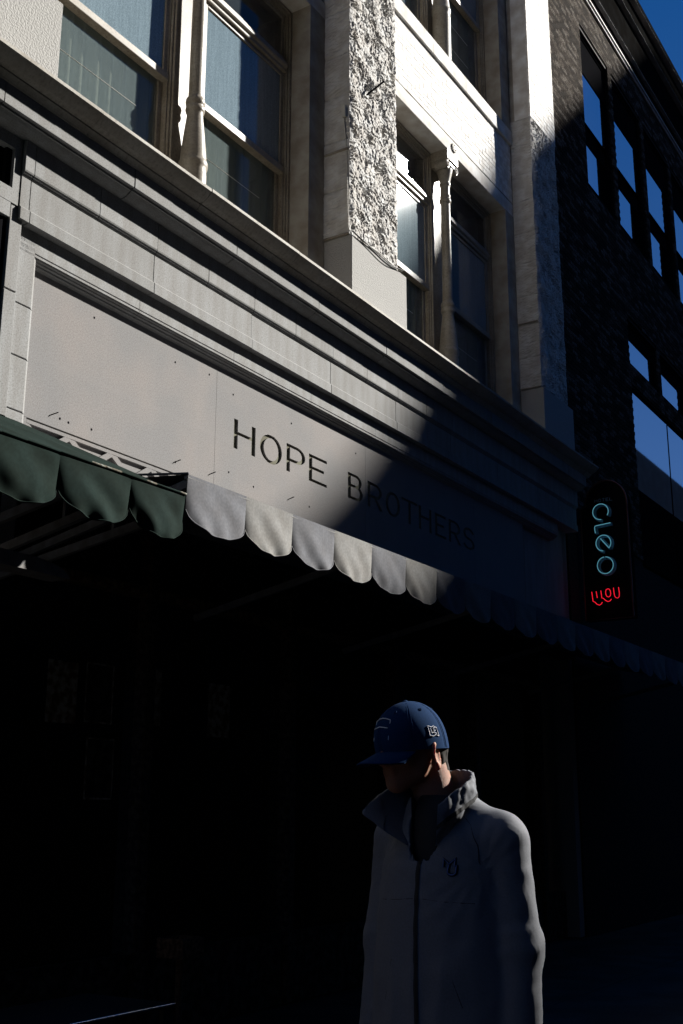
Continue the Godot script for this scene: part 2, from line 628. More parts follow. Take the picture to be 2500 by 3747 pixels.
# ------------------------------------------------------------------ the limestone and white brick building
func shop_building() -> void:
	var b := thing("shop_building", "pale limestone shopfront with carved lettering and white painted brick bays above", "building")
	entablature(b)
	lettered_panel(b)
	left_pilaster(b)
	# piers: left edge, right edge, top, and from where they are plain brick
	pier(b, 3.83, 4.76, 11.2, 99.0, 4.82)
	pier(b, 8.745, 9.722, 13.4, 99.0, 9.87)
	pier(b, 13.686, 14.64, 16.0, 11.32, 14.78)
	bay(b, 0.0, 0.0)
	bay(b, 4.93, 0.0)
	bay(b, 4.93, 4.9)
	# plain walls outside the picture that close the building
	var st := new_st()
	box(st, Vector3(-7, 6.2, -0.9), Vector3(3.83, 12.0, -0.2))
	box(st, Vector3(3.83, 11.2, -0.9), Vector3(9.722, 12.0, -0.25))
	box(st, Vector3(9.722, 14.7, -0.9), Vector3(13.686, 16.0, -0.25))
	made("side_wall", st, M.cream_wall, b)
	st = new_st()
	box(st, Vector3(-7, 2.9, -7.0), Vector3(14.66, 12.0, -2.2))
	box(st, Vector3(9.722, 12.0, -7.0), Vector3(14.66, 16.0, -2.2))
	box(st, Vector3(-7, 12.0, -7.0), Vector3(9.722, 12.2, -0.25))
	box(st, Vector3(9.722, 16.0, -7.0), Vector3(14.66, 16.2, -0.25))
	box(st, Vector3(14.5, 0, -7.0), Vector3(14.66, 16.0, -0.05))
	box(st, Vector3(-7, 0, -7.0), Vector3(-6.8, 12.0, -0.25))
	made("inner_wall", st, M.room, b)
	# rod stuck in the rough stone, cable and junction box on the middle pier
	tube("iron_rod", [Vector3(9.02, 8.83, 0.13), Vector3(9.27, 9.12, 0.19)], 0.012, M.black_metal, b, 6)
	var cb := []
	for k in 15:
		var t := k / 14.0
		cb.append(Vector3(8.72 + 0.02 * sin(t * 5.0), lerpf(8.42, 7.14, t), 0.03 + 0.07 * t))
	tube("cable", cb, 0.007, M.cable_white, b, 6)
	for j in 3:
		var cc := []
		for k in 15:
			var t := k / 14.0
			cc.append(Vector3(lerpf(8.735, 9.76, t), 7.12 - (0.02 + 0.022 * j) * sin(t * PI * 0.92) - 0.012 * sin(t * 9.0 + j), 0.118 + 0.007 * j))
		tube("cable", cc, 0.0055, M.cable if j > 0 else M.cable_white, b, 6)
	st = new_st()
	cbox(st, Vector3(8.70, 8.42, 0.01), Vector3(8.735, 8.56, 0.06), 0.006)
	made("junction_box", st, M.cable_white, b)

func entablature(b: Node3D) -> void:
	var x0 := -4.0
	var x1 := 14.66
	for s in segments(4.61, x1 - 0.6, 5.80, 0.0 + 1.15):
		var st := new_st()
		prof(st, v2([-0.3, 5.262, 0.0746, 5.262, 0.0746, 5.117, 0.069, 5.113, 0.069, 5.110, 0.0746, 5.106, 0.0746, 5.091, 0.066, 5.088, 0.066, 5.083, 0.05, 5.08, 0.047, 5.071, 0.03, 5.067, 0.027, 5.056, 0.012, 5.051, 0.002, 5.042, -0.3, 5.042]), s[0] + 0.002, s[1] - 0.002)
		made("frame_stone", st, M.limestone_b, b)
	for s in segments(4.56, x1, 4.645, 1.235):
		var st := new_st()
		var zz := rng.randf_range(-0.002, 0.002)
		prof(st, v2([-0.3, 5.2655, 0.136 + zz, 5.2655, 0.136 + zz, 5.348, 0.122 + zz, 5.362, 0.122 + zz, 5.577, -0.3, 5.577]), s[0] + 0.004, s[1] - 0.004)
		made("frieze_stone", st, M.limestone if rng.randf() < 0.5 else M.limestone_b, b)
	for s in segments(4.56, x1, 4.645, 0.6175):
		var st := new_st()
		var zz := rng.randf_range(-0.001, 0.001)
		prof(st, v2([-0.3, 5.58, 0.124, 5.58, 0.13, 5.586, 0.13, 5.592, 0.139, 5.596, 0.139, 5.604, 0.148, 5.608, 0.152 + zz, 5.618, 0.152 + zz, 5.836, -0.3, 5.836]), s[0] + 0.003, s[1] - 0.003)
		made("architrave_stone", st, M.limestone_b if rng.randf() < 0.6 else M.limestone, b)
	for s in segments(x0, x1, 5.455 - 1.22 * 6, 1.22):
		var st := new_st()
		prof(st, v2([-0.3, 5.839, 0.155, 5.839, 0.175, 5.836, 0.205, 5.842, 0.232, 5.857, 0.25, 5.872, 0.262, 5.872, 0.262, 5.887, 0.288, 5.887, 0.29, 5.890, 0.29, 6.035, -0.3, 6.035]), s[0] + 0.004, s[1] - 0.004)
		var cs := made("cornice_stone", st, M.limestone, b)
		cs.position = Vector3(0, rng.randf_range(-0.0015, 0.001), rng.randf_range(-0.004, 0.003))
	for s in segments(x0, x1 + 0.1, 4.95 - 1.2 * 6, 1.2):
		var st := new_st()
		prof(st, v2([-0.62, 6.038, 0.294, 6.038, 0.30, 6.048, 0.312, 6.060, 0.33, 6.075, 0.33, 6.086, 0.345, 6.088, 0.375, 6.10, 0.405, 6.122, 0.428, 6.142, 0.436, 6.151, 0.443, 6.153, 0.443, 6.178, 0.436, 6.182, -0.62, 6.235]), s[0] + 0.002, s[1] - 0.002)
		var gl := made("gutter_length", st, M.gutter, b)
		gl.position = Vector3(0, rng.randf_range(-0.002, 0.001), rng.randf_range(-0.004, 0.003))
	# solid core behind the stones
	var st := new_st()
	box(st, Vector3(x0, 3.86, -0.9), Vector3(x1 - 0.02, 6.03, -0.05))
	made("core_wall", st, M.limestone, b)

func lettered_panel(b: Node3D) -> void:
	# back of the letters
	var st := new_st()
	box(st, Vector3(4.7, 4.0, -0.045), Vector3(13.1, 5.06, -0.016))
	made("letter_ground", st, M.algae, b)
	var words := [["H", 7.10, 0.245], ["O", 7.465, 0.27], ["P", 7.86, 0.24], ["E", 8.215, 0.245],
		["B", 8.885, 0.22], ["R", 9.25, 0.225], ["O", 9.60, 0.245], ["T", 9.93, 0.285], ["H", 10.30, 0.235], ["E", 10.67, 0.20], ["R", 10.995, 0.23], ["S", 11.35, 0.24]]
	var cuts := [4.75, 6.83, 9.18, 11.62, 13.05]
	for k in 4:
		var c := CSGCombiner3D.new()
		c.name = "lettered_stone" if k in [1, 2] else "panel_stone"
		var bx := CSGBox3D.new()
		bx.size = Vector3(cuts[k + 1] - cuts[k] - 0.003, 1.05, 0.014)
		bx.position = Vector3((cuts[k] + cuts[k + 1]) * 0.5, 4.528, -0.007)
		bx.material = M.panel
		c.add_child(bx)
		for w in words:
			if w[1] < cuts[k] or w[1] >= cuts[k + 1]:
				continue
			var hgt := 0.228
			for line in glyph(w[0], w[2] / hgt):
				# upright strokes are cut broader than level ones
				var path := PackedVector2Array()
				for p in line:
					path.append(Vector2((w[1] + p.x * hgt) * 0.5, 4.418 + p.y * hgt))
				for poly in Geometry2D.offset_polyline(path, 0.0135, Geometry2D.JOIN_MITER, Geometry2D.END_SQUARE):
					var cp := CSGPolygon3D.new()
					var wide := PackedVector2Array()
					for p in poly:
						wide.append(Vector2(p.x * 2.0, p.y))
					cp.polygon = wide
					cp.mode = CSGPolygon3D.MODE_DEPTH
					cp.depth = 0.08
					cp.position = Vector3(0, 0, 0.04)
					cp.operation = CSGShape3D.OPERATION_SUBTRACTION
					cp.material = M.panel
					c.add_child(cp)
		b.add_child(c, true)
	# small drilled holes and old bolts
	rng.seed = 21
	for p in [[5.42, 4.92], [6.31, 4.89], [6.73, 4.93], [5.16, 4.08], [5.24, 4.075], [5.46, 4.09], [6.36, 4.09], [7.05, 4.86], [7.9, 4.86], [7.02, 4.18], [7.36, 4.14], [8.2, 4.16], [9.0, 4.88]]:
		var s := new_st()
		var q := arc(p[0], p[1], 0.008, 0.009, 0, 315, 7)
		plate(s, q, -0.004, 0.0015)
		made("bolt_hole", s, M.black_metal, b)
	for p in [[5.06, 4.07], [6.33, 4.075], [6.76, 4.09], [7.86, 4.145]]:
		tube("bolt", [Vector3(p[0], p[1], -0.005), Vector3(p[0] + 0.055, p[1] + 0.035, 0.03)], 0.0042, M.black_metal, b, 5)
	# carved zigzag band under the panel
	st = new_st()
	box(st, Vector3(4.78, 3.60, -0.05), Vector3(13.05, 3.995, -0.02))
	made("band_ground", st, M.panel, b)
	st = new_st()
	prof(st, v2([-0.02, 3.966, 0.001, 3.966, 0.001, 3.99, -0.02, 3.99]), 4.87, 13.05)
	prof(st, v2([-0.02, 3.60, 0.001, 3.60, 0.001, 3.838, -0.02, 3.838]), 4.78, 13.05)
	box(st, Vector3(4.78, 3.84, -0.02), Vector3(4.868, 4.0, 0.001))
	made("band_rail", st, M.panel, b)
	for k in 19:
		var xa := 5.262 + (k - 1) * 0.4155
		for half in 2:
			var s := new_st()
			var path := v2([xa, 3.972, xa + 0.2077, 3.832]) if half == 0 else v2([xa + 0.2077, 3.832, xa + 0.4155, 3.972])
			for poly in Geometry2D.offset_polyline(path, 0.021, Geometry2D.JOIN_MITER, Geometry2D.END_BUTT):
				plate(s, poly, -0.021, -0.001 + 0.0012 * half)
			made("zigzag_bar", s, M.panel, b)

func left_pilaster(b: Node3D) -> void:
	var ys := [3.0, 3.62, 3.985, 4.35, 4.712, 5.155, 5.260]
	for k in ys.size() - 1:
		var st := new_st()
		cbox(st, Vector3(4.612, ys[k] + 0.003, -0.2), Vector3(4.772, ys[k + 1] - 0.003, 0.0746), 0.005)
		made("frame_stone", st, M.limestone_b, b)
		st = new_st()
		prof_vertical(st, ys[k] + 0.003, ys[k + 1] - 0.003)
		made("frame_moulding", st, M.limestone_b, b)
	ys = [3.0, 3.9, 4.75, 5.35]
	for k in ys.size() - 1:
		var st := new_st()
		cbox(st, Vector3(4.50, ys[k] + 0.003, -0.2), Vector3(4.608, ys[k + 1] - 0.003, 0.112), 0.006)
		made("pilaster_stone", st, M.limestone_b, b)
	var blk := new_st()
	box(blk, Vector3(4.496, 5.352, -0.2), Vector3(4.556, 5.836, 0.118))
	box(blk, Vector3(-4.0, 5.352, -0.2), Vector3(4.496, 5.455, 0.118))
	box(blk, Vector3(-4.0, 5.745, -0.2), Vector3(4.496, 5.836, 0.118))
	box(blk, Vector3(-4.0, 5.245, -0.2), Vector3(4.496, 5.350, 0.116))
	made("pilaster_block", blk, M.limestone_b, b)
	blk = new_st()
	box(blk, Vector3(4.45, 5.455, -0.2), Vector3(4.496, 5.745, 0.09))
	box(blk, Vector3(4.42, 5.455, -0.2), Vector3(4.45, 5.745, 0.06))
	box(blk, Vector3(-4.0, 5.455, -0.2), Vector3(4.42, 5.745, 0.03))
	made("recessed_panel", blk, M.black_metal, b)
	# dark framed lights left of the pilaster
	for r in [[3.2, 5.24], [5.30, 5.262]]:
		if r[1] - r[0] < 0.2:
			continue
		var st := new_st()
		for q in [[3.3, 3.38], [4.42, 4.496]]:
			box(st, Vector3(q[0], r[0], -0.2), Vector3(q[1], r[1], 0.09))
		box(st, Vector3(3.38, r[1] - 0.07, -0.2), Vector3(4.42, r[1], 0.088))
		var fr := made("side_light", st, M.black_metal, b)
		st = new_st()
		box(st, Vector3(3.38, r[0], -0.12), Vector3(4.42, r[1] - 0.07, -0.1))
		made("pane", st, M.far_glass, fr)

# sloping bead between the frame face and the panel, upright
func prof_vertical(st: SurfaceTool, y0: float, y1: float) -> void:
	var pts := v2([4.772, 0.07, 4.790, 0.062, 4.796, 0.045, 4.812, 0.035, 4.818, 0.016, 4.832, 0.002, 4.832, -0.012, 4.772, -0.012])
	for k in pts.size():
		var p := pts[k]
		var q := pts[(k + 1) % pts.size()]
		face(st, Vector3(p.x, y0, p.y), Vector3(q.x, y0, q.y), Vector3(q.x, y1, q.y), Vector3(p.x, y1, p.y), Vector3(-(q.y - p.y), 0, q.x - p.x) * -1.0 if k == 7 else Vector3(-(q.y - p.y), 0, q.x - p.x))

var rock_a: FastNoiseLite
var rock_b: FastNoiseLite

func rock(x: float, y: float) -> float:
	# chisel-split face: facets that lean a little up and to the right, broken by short undercut steps
	var n1 := rock_a.get_noise_2d(x * 60.0, y * 60.0)
	var n2 := rock_b.get_noise_2d(x * 60.0, y * 60.0)
	var p := (y * 0.86 + x * 0.50) * 6.2 + 2.1 * n1 + 0.9 * n2
	var f := fposmod(p, 1.0)
	var saw := f / 0.86 if f < 0.86 else 1.0 - (f - 0.86) / 0.14
	var a := 0.014 + 0.030 * maxf(0.0, rock_a.get_noise_2d(x * 80.0 + 400.0, y * 80.0))
	var q := (y * 0.55 + x * 0.84) * 13.0 + 1.8 * n2 + 2.0 * n1
	var g := fposmod(q, 1.0)
	var saw2 := g / 0.8 if g < 0.8 else 1.0 - (g - 0.8) / 0.2
	var a2 := 0.0025 + 0.011 * maxf(0.0, rock_b.get_noise_2d(x * 25.0 + 90.0, y * 25.0))
	return 0.012 + 0.018 * n1 - saw * a - saw2 * a2 + 0.0035 * rock_b.get_noise_2d(x * 190.0, y * 190.0)

func pier(b: Node3D, xl: float, xr: float, top: float, brick_from: float, block_r: float) -> void:
	if rock_a == null:
		rock_a = noise(FastNoiseLite.TYPE_SIMPLEX, 0.034, 2, 31)
		rock_b = noise(FastNoiseLite.TYPE_SIMPLEX, 0.10, 3, 32)
	# smooth base block
	var st := new_st()
	cbox(st, Vector3(xl - 0.003, 6.19, -0.22), Vector3(block_r, 7.09, 0.112), 0.008)
	made("base_block", st, M.stucco, b)
	st = new_st()
	box(st, Vector3(xl + 0.03, 7.09, -0.9), Vector3(xr - 0.03, top, 0.055))
	made("pier_core", st, M.cream_wall, b)
	var y := 7.095
	rng.seed = int(xl * 100)
	while y < minf(top, brick_from) - 0.1:
		var h := minf(rng.randf_range(0.40, 0.58), minf(top, brick_from) - y)
		rock_stone(b, xl, xr, y, y + h - 0.004)
		y += h
	# thin drip bars on the shaded side
	for yy in [7.10, 8.06]:
		tube("drip_bar", [Vector3(xl - 0.012, yy, -0.21), Vector3(xl - 0.012, yy, 0.075)], 0.014, M.paint, b, 8)
	if brick_from < 50.0:
		bricks(b, xl, xr, y, top, 0.10, M.white_brick, 130, M.white_wall, true)

func rock_stone(b: Node3D, xl: float, xr: float, y0: float, y1: float) -> void:
	var rows := []
	var ny := maxi(3, int((y1 - y0) / 0.014))
	for j in ny + 1:
		var y := lerpf(y0, y1, float(j) / ny)
		var row := PackedVector3Array()
		# left return, front, right return
		for i in 10:
			var z := lerpf(-0.225, 0.085, i / 9.0)
			var d := 0.008 * rock_b.get_noise_2d(z * 260.0, y * 240.0) + 0.006 * rock_a.get_noise_2d(z * 90.0, y * 90.0)
			d -= 0.010 * exp(-minf(y - y0, y1 - y) / 0.012)
			row.append(Vector3(xl - d - 0.004, y, z))
		var nx := int((xr - xl) / 0.014)
		for i in nx + 1:
			var x := lerpf(xl, xr, float(i) / nx)
			var e := minf(x - xl, xr - x)
			var f := clampf(e / 0.05, 0.0, 1.0)
			var d := rock(x, y) * lerpf(0.35, 1.0, f)
			var sx := (rock_b.get_noise_2d(y * 170.0, 5.0) * 0.010) * (1.0 - f)
			row.append(Vector3(x + sx * (1.0 if x < (xl + xr) * 0.5 else -1.0), y, 0.098 + d - 0.012 * (1.0 - f)))
		for i in 3:
			row.append(Vector3(xr, y, lerpf(0.07, -0.22, i / 2.0)))
		rows.append(row)
	var st := new_st()
	for r in rows.size() - 1:
		for c in rows[0].size() - 1:
			quad(st, rows[r][c], rows[r + 1][c], rows[r + 1][c + 1], rows[r][c + 1])
	# close top and bottom back to the core
	for r in [0, rows.size() - 1]:
		for c in rows[0].size() - 1:
			var a: Vector3 = rows[r][c]
			var d: Vector3 = rows[r][c + 1]
			var ca := Vector3(clampf(a.x, xl + 0.03, xr - 0.03), a.y, minf(a.z, 0.055))
			var cd := Vector3(clampf(d.x, xl + 0.03, xr - 0.03), d.y, minf(d.z, 0.055))
			quad(st, a, d, cd, ca)
	made("rock_faced_stone", st, M.rock, b)

# running-bond bricks on a wall facing +z; the largest ones singly, the rest as one part
func bricks(b: Node3D, x0: float, x1: float, y0: float, y1: float, z: float, mats: Array, singles: int, back: Material, quoin := false, holes := [], near := Vector2(-1, -1)) -> void:
	var bl := 0.203
	var bh := 0.062
	var pitch := 0.0715
	var st := new_st()
	box(st, Vector3(x0 + 0.002, y0, z - 0.25), Vector3(x1 - 0.002, y1, z - (0.0025 if quoin else 0.004)))
	made("mortar_bed", st, back, b)
	var shapes := []
	for k in mats.size():
		var s := new_st()
		cbox(s, Vector3(-0.5, -0.5, -0.5), Vector3(0.5, 0.5, 0.5), 0.012)
		shapes.append(commit(s, mats[k]))
	var places := []
	var row := 0
	var y := y0 + 0.004
	while y + bh < y1 + 0.001:
		var x := x0 - (0.106 if row % 2 == 1 else 0.0)
		while x < x1 - 0.02:
			var a := maxf(x, x0)
			var e := minf(x + bl, x1)
			var clear := e - a > 0.03
			for hl in holes:
				if e > hl.position.x and a < hl.end.x and y + bh > hl.position.y and y < hl.end.y:
					if a < hl.position.x - 0.03:
						e = hl.position.x
					elif e > hl.end.x + 0.03:
						a = hl.end.x
					else:
						clear = false
			if clear:
				places.append([a, e, y])
			x += bl + 0.010
		y += pitch
		row += 1
	if near.x >= 0.0:
		places.sort_custom(func(p, q): return Vector2(p[0], p[2]).distance_squared_to(near) < Vector2(q[0], q[2]).distance_squared_to(near))
	rng.seed = int(x0 * 100 + y0 * 10)
	var rest := []
	for k in mats.size():
		rest.append([])
	for k in places.size():
		var p: Array = places[k]
		var v := rng.randi() % mats.size()
		var w := 0.03
		var zz := z + rng.randf_range(-0.0014, 0.0012)
		var tr := Transform3D(Basis.from_euler(Vector3(rng.randf_range(-0.012, 0.012), rng.randf_range(-0.003, 0.003), rng.randf_range(-0.006, 0.006))).scaled_local(Vector3(p[1] - p[0], bh, w)), Vector3((p[0] + p[1]) * 0.5, p[2] + bh * 0.5, zz - w * 0.5))
		if k < singles:
			var o := obj("brick", shapes[v], b)
			o.transform = tr
		else:
			rest[v].append(tr)
	for v in mats.size():
		if rest[v].is_empty():
			continue
		var mm := MultiMesh.new()
		mm.transform_format = MultiMesh.TRANSFORM_3D
		mm.mesh = shapes[v]
		mm.instance_count = rest[v].size()
		for k in rest[v].size():
			mm.set_instance_transform(k, rest[v][k])
		var mi := MultiMeshInstance3D.new()
		mi.multimesh = mm
		mi.name = "more_bricks"
		mi.set_meta("kind", "stuff")
		b.add_child(mi, true)

# one bay: jambs, two windows, mullion with its column, lintel, spandrel and sill above
func bay(b: Node3D, dx: float, dy: float) -> void:
	var st := new_st()
	# jambs between pier and window
	box(st, Vector3(8.46 + dx, 6.2 + dy, -0.9), Vector3(8.75 + dx, 9.72 + dy, -0.222))
	made("jamb", st, M.cream_wall, b)
	st = new_st()
	box(st, Vector3(4.75 + dx, 6.2 + dy, -0.9), Vector3(5.03 + dx, 9.72 + dy, -0.222))
	made("jamb", st, M.cream_wall, b)
	st = new_st()
	cbox(st, Vector3(6.68 + dx, 6.2 + dy, -0.7), Vector3(7.0 + dx, 9.72 + dy, -0.457), 0.004)
	made("mullion", st, M.paint, b)
	window(b, 5.03 + dx, 6.68 + dx, dy)
	window(b, 7.0 + dx, 8.46 + dx, dy)
	column(b, 6.815 + dx, dy)
	st = new_st()
	cbox(st, Vector3(4.76 + dx, 9.71 + dy, -0.62), Vector3(8.745 + dx, 9.915 + dy, -0.222), 0.006)
	made("lintel", st, M.white_wall, b)
	if dy == 0.0:
		st = new_st()
		box(st, Vector3(4.76 + dx, 9.914 + dy, -0.62), Vector3(8.745 + dx, 11.1 + dy, -0.262))
		made("spandrel_core", st, M.cream_wall, b)
		if dx > 0.0:
			bricks(b, 4.79 + dx, 8.745 + dx, 9.94 + dy, 10.855 + dy, -0.227, M.white_brick, 170, M.white_wall, true, [], Vector2(12.6, 10.1))
		for s in [[4.77, 6.3], [6.3, 7.25], [7.25, 8.745]]:
			st = new_st()
			prof(st, v2([-0.62, 10.87, -0.199, 10.87, -0.197, 10.874, -0.197, 11.085, -0.62, 11.115]), s[0] + dx + 0.002, s[1] + dx - 0.002)
			made("window_sill", st, M.white_wall, b)
		# rosette on the lintel over the column
		var cx := 6.86 + dx
		st = new_st()
		plate(st, arc(cx, 9.81, 0.062, 0.062, 0, 345, 23), -0.225, -0.214)
		plate(st, arc(cx, 9.81, 0.03, 0.03, 0, 330, 11), -0.214, -0.204)
		for k in 12:
			var t := TAU * k / 12.0
			plate(st, arc(cx + 0.052 * cos(t), 9.81 + 0.052 * sin(t), 0.011, 0.011, 0, 300, 5), -0.214, -0.204)
		made("rosette", st, M.paint_dark, b)
	# back of the room
	st = new_st()
	box(st, Vector3(5.03 + dx, 6.2 + dy, -2.2), Vector3(8.46 + dx, 9.72 + dy, -2.1))
	box(st, Vector3(4.9 + dx, 6.1 + dy, -2.2), Vector3(8.6 + dx, 6.2 + dy, -0.6))
	box(st, Vector3(4.9 + dx, 9.72 + dy, -2.2), Vector3(8.6 + dx, 9.8 + dy, -0.62))
	box(st, Vector3(4.9 + dx, 6.2 + dy, -2.1), Vector3(5.0 + dx, 9.72 + dy, -0.9))
	box(st, Vector3(8.47 + dx, 6.2 + dy, -2.1), Vector3(8.6 + dx, 9.72 + dy, -0.9))
	made("room_wall", st, M.room, b)

func window(b: Node3D, x0: float, x1: float, dy: float) -> void:
	var y0 := 6.22 + dy
	var y1 := 9.70 + dy
	var st := new_st()
	# stepped outer frame
	for s in [[0.0, 0.034, -0.45], [0.034, 0.058, -0.468], [0.058, 0.078, -0.488]]:
		cbox(st, Vector3(x0 + s[0], y0, -0.62), Vector3(x0 + s[1], y1, s[2]), 0.005)
		cbox(st, Vector3(x1 - s[1], y0, -0.62), Vector3(x1 - s[0], y1, s[2]), 0.005)
		cbox(st, Vector3(x0 + s[1], y1 - s[1], -0.62), Vector3(x1 - s[1], y1 - s[0], s[2] + 0.001), 0.005)
	var fr := made("window", st, M.paint, b)
	# transom bar with mouldings
	st = new_st()
	prof(st, v2([-0.6, 8.94, -0.47, 8.94, -0.465, 8.95, -0.465, 8.975, -0.45, 8.985, -0.44, 9.0, -0.44, 9.02, -0.448, 9.03, -0.448, 9.04, -0.458, 9.05, -0.458, 9.062, -0.475, 9.07, -0.475, 9.09, -0.6, 9.09]), x0 + 0.079, x1 - 0.079)
	var tr := made("transom_bar", st, M.paint, fr)
	tr.position.y = dy
	# transom light
	st = new_st()
	var a := x0 + 0.0795
	var e := x1 - 0.0795
	for q in [[a, a + 0.04, 9.093, y1 - dy - 0.08], [e - 0.04, e, 9.093, y1 - dy - 0.08], [a + 0.04, e - 0.04, 9.093, 9.13], [a + 0.04, e - 0.04, y1 - dy - 0.12, y1 - dy - 0.08]]:
		cbox(st, Vector3(q[0], q[2] + dy, -0.535), Vector3(q[1], q[3] + dy, -0.497), 0.004)
	made("transom_sash", st, M.paint, fr)
	st = new_st()
	face(st, Vector3(a + 0.03, 9.12 + dy, -0.512), Vector3(e - 0.03, 9.12 + dy, -0.512), Vector3(e - 0.03, y1 - 0.1, -0.512), Vector3(a + 0.03, y1 - 0.1, -0.512), Vector3.BACK)
	made("pane", st, M.glass_transom, fr)
	# upper sash
	st = new_st()
	for q in [[a, a + 0.05, 7.84, 8.937], [e - 0.05, e, 7.84, 8.937], [a + 0.05, e - 0.05, 8.89, 8.937]]:
		cbox(st, Vector3(q[0], q[2] + dy, -0.535), Vector3(q[1], q[3] + dy, -0.493), 0.004)
	made("upper_sash", st, M.paint, fr)
	st = new_st()
	prof(st, v2([-0.55, 7.765, -0.478, 7.765, -0.474, 7.77, -0.474, 7.835, -0.485, 7.845, -0.55, 7.845]), a, e)
	var rail := made("meeting_rail", st, M.paint, fr)
	rail.position.y = dy
	st = new_st()
	face(st, Vector3(a + 0.04, 7.83 + dy, -0.508), Vector3(e - 0.04, 7.83 + dy, -0.508), Vector3(e - 0.04, 8.9 + dy, -0.508), Vector3(a + 0.04, 8.9 + dy, -0.508), Vector3.BACK)
	made("pane", st, M.glass_upper, fr)
	# lower sash, set back
	st = new_st()
	for q in [[a, a + 0.055, 6.24, 7.764], [e - 0.055, e, 6.24, 7.764], [a + 0.055, e - 0.055, 6.24, 6.33]]:
		cbox(st, Vector3(q[0], q[2] + dy, -0.585), Vector3(q[1], q[3] + dy, -0.538), 0.004)
	made("lower_sash", st, M.paint, fr)
	st = new_st()
	face(st, Vector3(a + 0.05, 6.3 + dy, -0.553), Vector3(e - 0.05, 6.3 + dy, -0.553), Vector3(e - 0.05, 7.79 + dy, -0.553), Vector3(a + 0.05, 7.79 + dy, -0.553), Vector3.BACK)
	made("pane", st, M.glass_lower, fr)
	# leading lines stuck on the lower pane
	for yy in [6.98, 7.36]:
		tube("alarm_strip", [Vector3(a + 0.06, yy + dy, -0.5515), Vector3(e - 0.30, yy + dy, -0.5515)], 0.0025, M.cable_white, fr, 4)
	# curtain
	var rows := []
	for j in 2:
		var row := PackedVector3Array()
		var n := 90
		for i in n + 1:
			var t := float(i) / n
			row.append(Vector3(lerpf(a, e, t), (6.22 if j == 0 else 9.1) + dy, -0.66 + 0.030 * sin(t * 58.0 + x0 * 3.0) + 0.015 * sin(t * 23.0 + 1.0)))
		rows.append(row)
	smooth_obj("curtain", rows, M.curtain, fr)

func column(b: Node3D, x: float, dy: float) -> void:
	var at := Vector3(x, dy, -0.335)
	var pr := [0.0, 6.2, 0.122, 6.2, 0.122, 6.88, 0.116, 6.93, 0.128, 6.95, 0.131, 6.985, 0.128, 7.0, 0.117, 7.02, 0.116, 7.05, 0.106, 7.16, 0.092, 7.30, 0.074, 7.45, 0.071, 7.5, 0.083, 7.51, 0.087, 7.53, 0.083, 7.555, 0.076, 7.56, 0.076, 7.575, 0.085, 7.585, 0.088, 7.61, 0.083, 7.635, 0.068, 7.645, 0.066, 7.67, 0.0645, 7.7, 0.062, 8.4, 0.059, 9.0, 0.060, 9.02, 0.071, 9.03, 0.075, 9.055, 0.071, 9.08, 0.062, 9.085, 0.062, 9.1, 0.068, 9.11, 0.068, 9.13, 0.059, 9.14, 0.059, 9.26, 0.070, 9.27, 0.073, 9.29, 0.064, 9.31, 0.066, 9.33, 0.085, 9.41, 0.10, 9.47, 0.10, 9.5]
	var col := smooth_obj("column", lathe_rows(pr, at, 32), M.paint, b, true)
	# capital: bell block, abacus, volutes
	var st := new_st()
	prof(st, v2([-0.46, 9.50, -0.26, 9.50, -0.235, 9.53, -0.235, 9.575, -0.46, 9.575]), x - 0.14, x + 0.14)
	cbox(st, Vector3(x - 0.155, 9.578, -0.46), Vector3(x + 0.155, 9.708, -0.216), 0.008)
	var cap := made("capital", st, M.paint, col)
	cap.position.y = dy
	for s in [-1.0, 1.0]:
		var pts := []
		for k in 30:
			var t := k / 29.0
			var r := lerpf(0.048, 0.010, t)
			var an: float = PI * 0.5 + s * -1.0 * t * TAU * 1.6
			pts.append(Vector3(x + s * 0.112 + r * cos(an), 9.515 + dy + r * sin(an), -0.226))
		tube("volute", pts, 0.009, M.white_wall, col, 6)
		var sv := new_st()
		plate(sv, arc(x + s * 0.112, 9.515 + dy, 0.052, 0.052, 0, 345, 20), -0.40, -0.234)
		made("scroll_end", sv, M.paint, col)

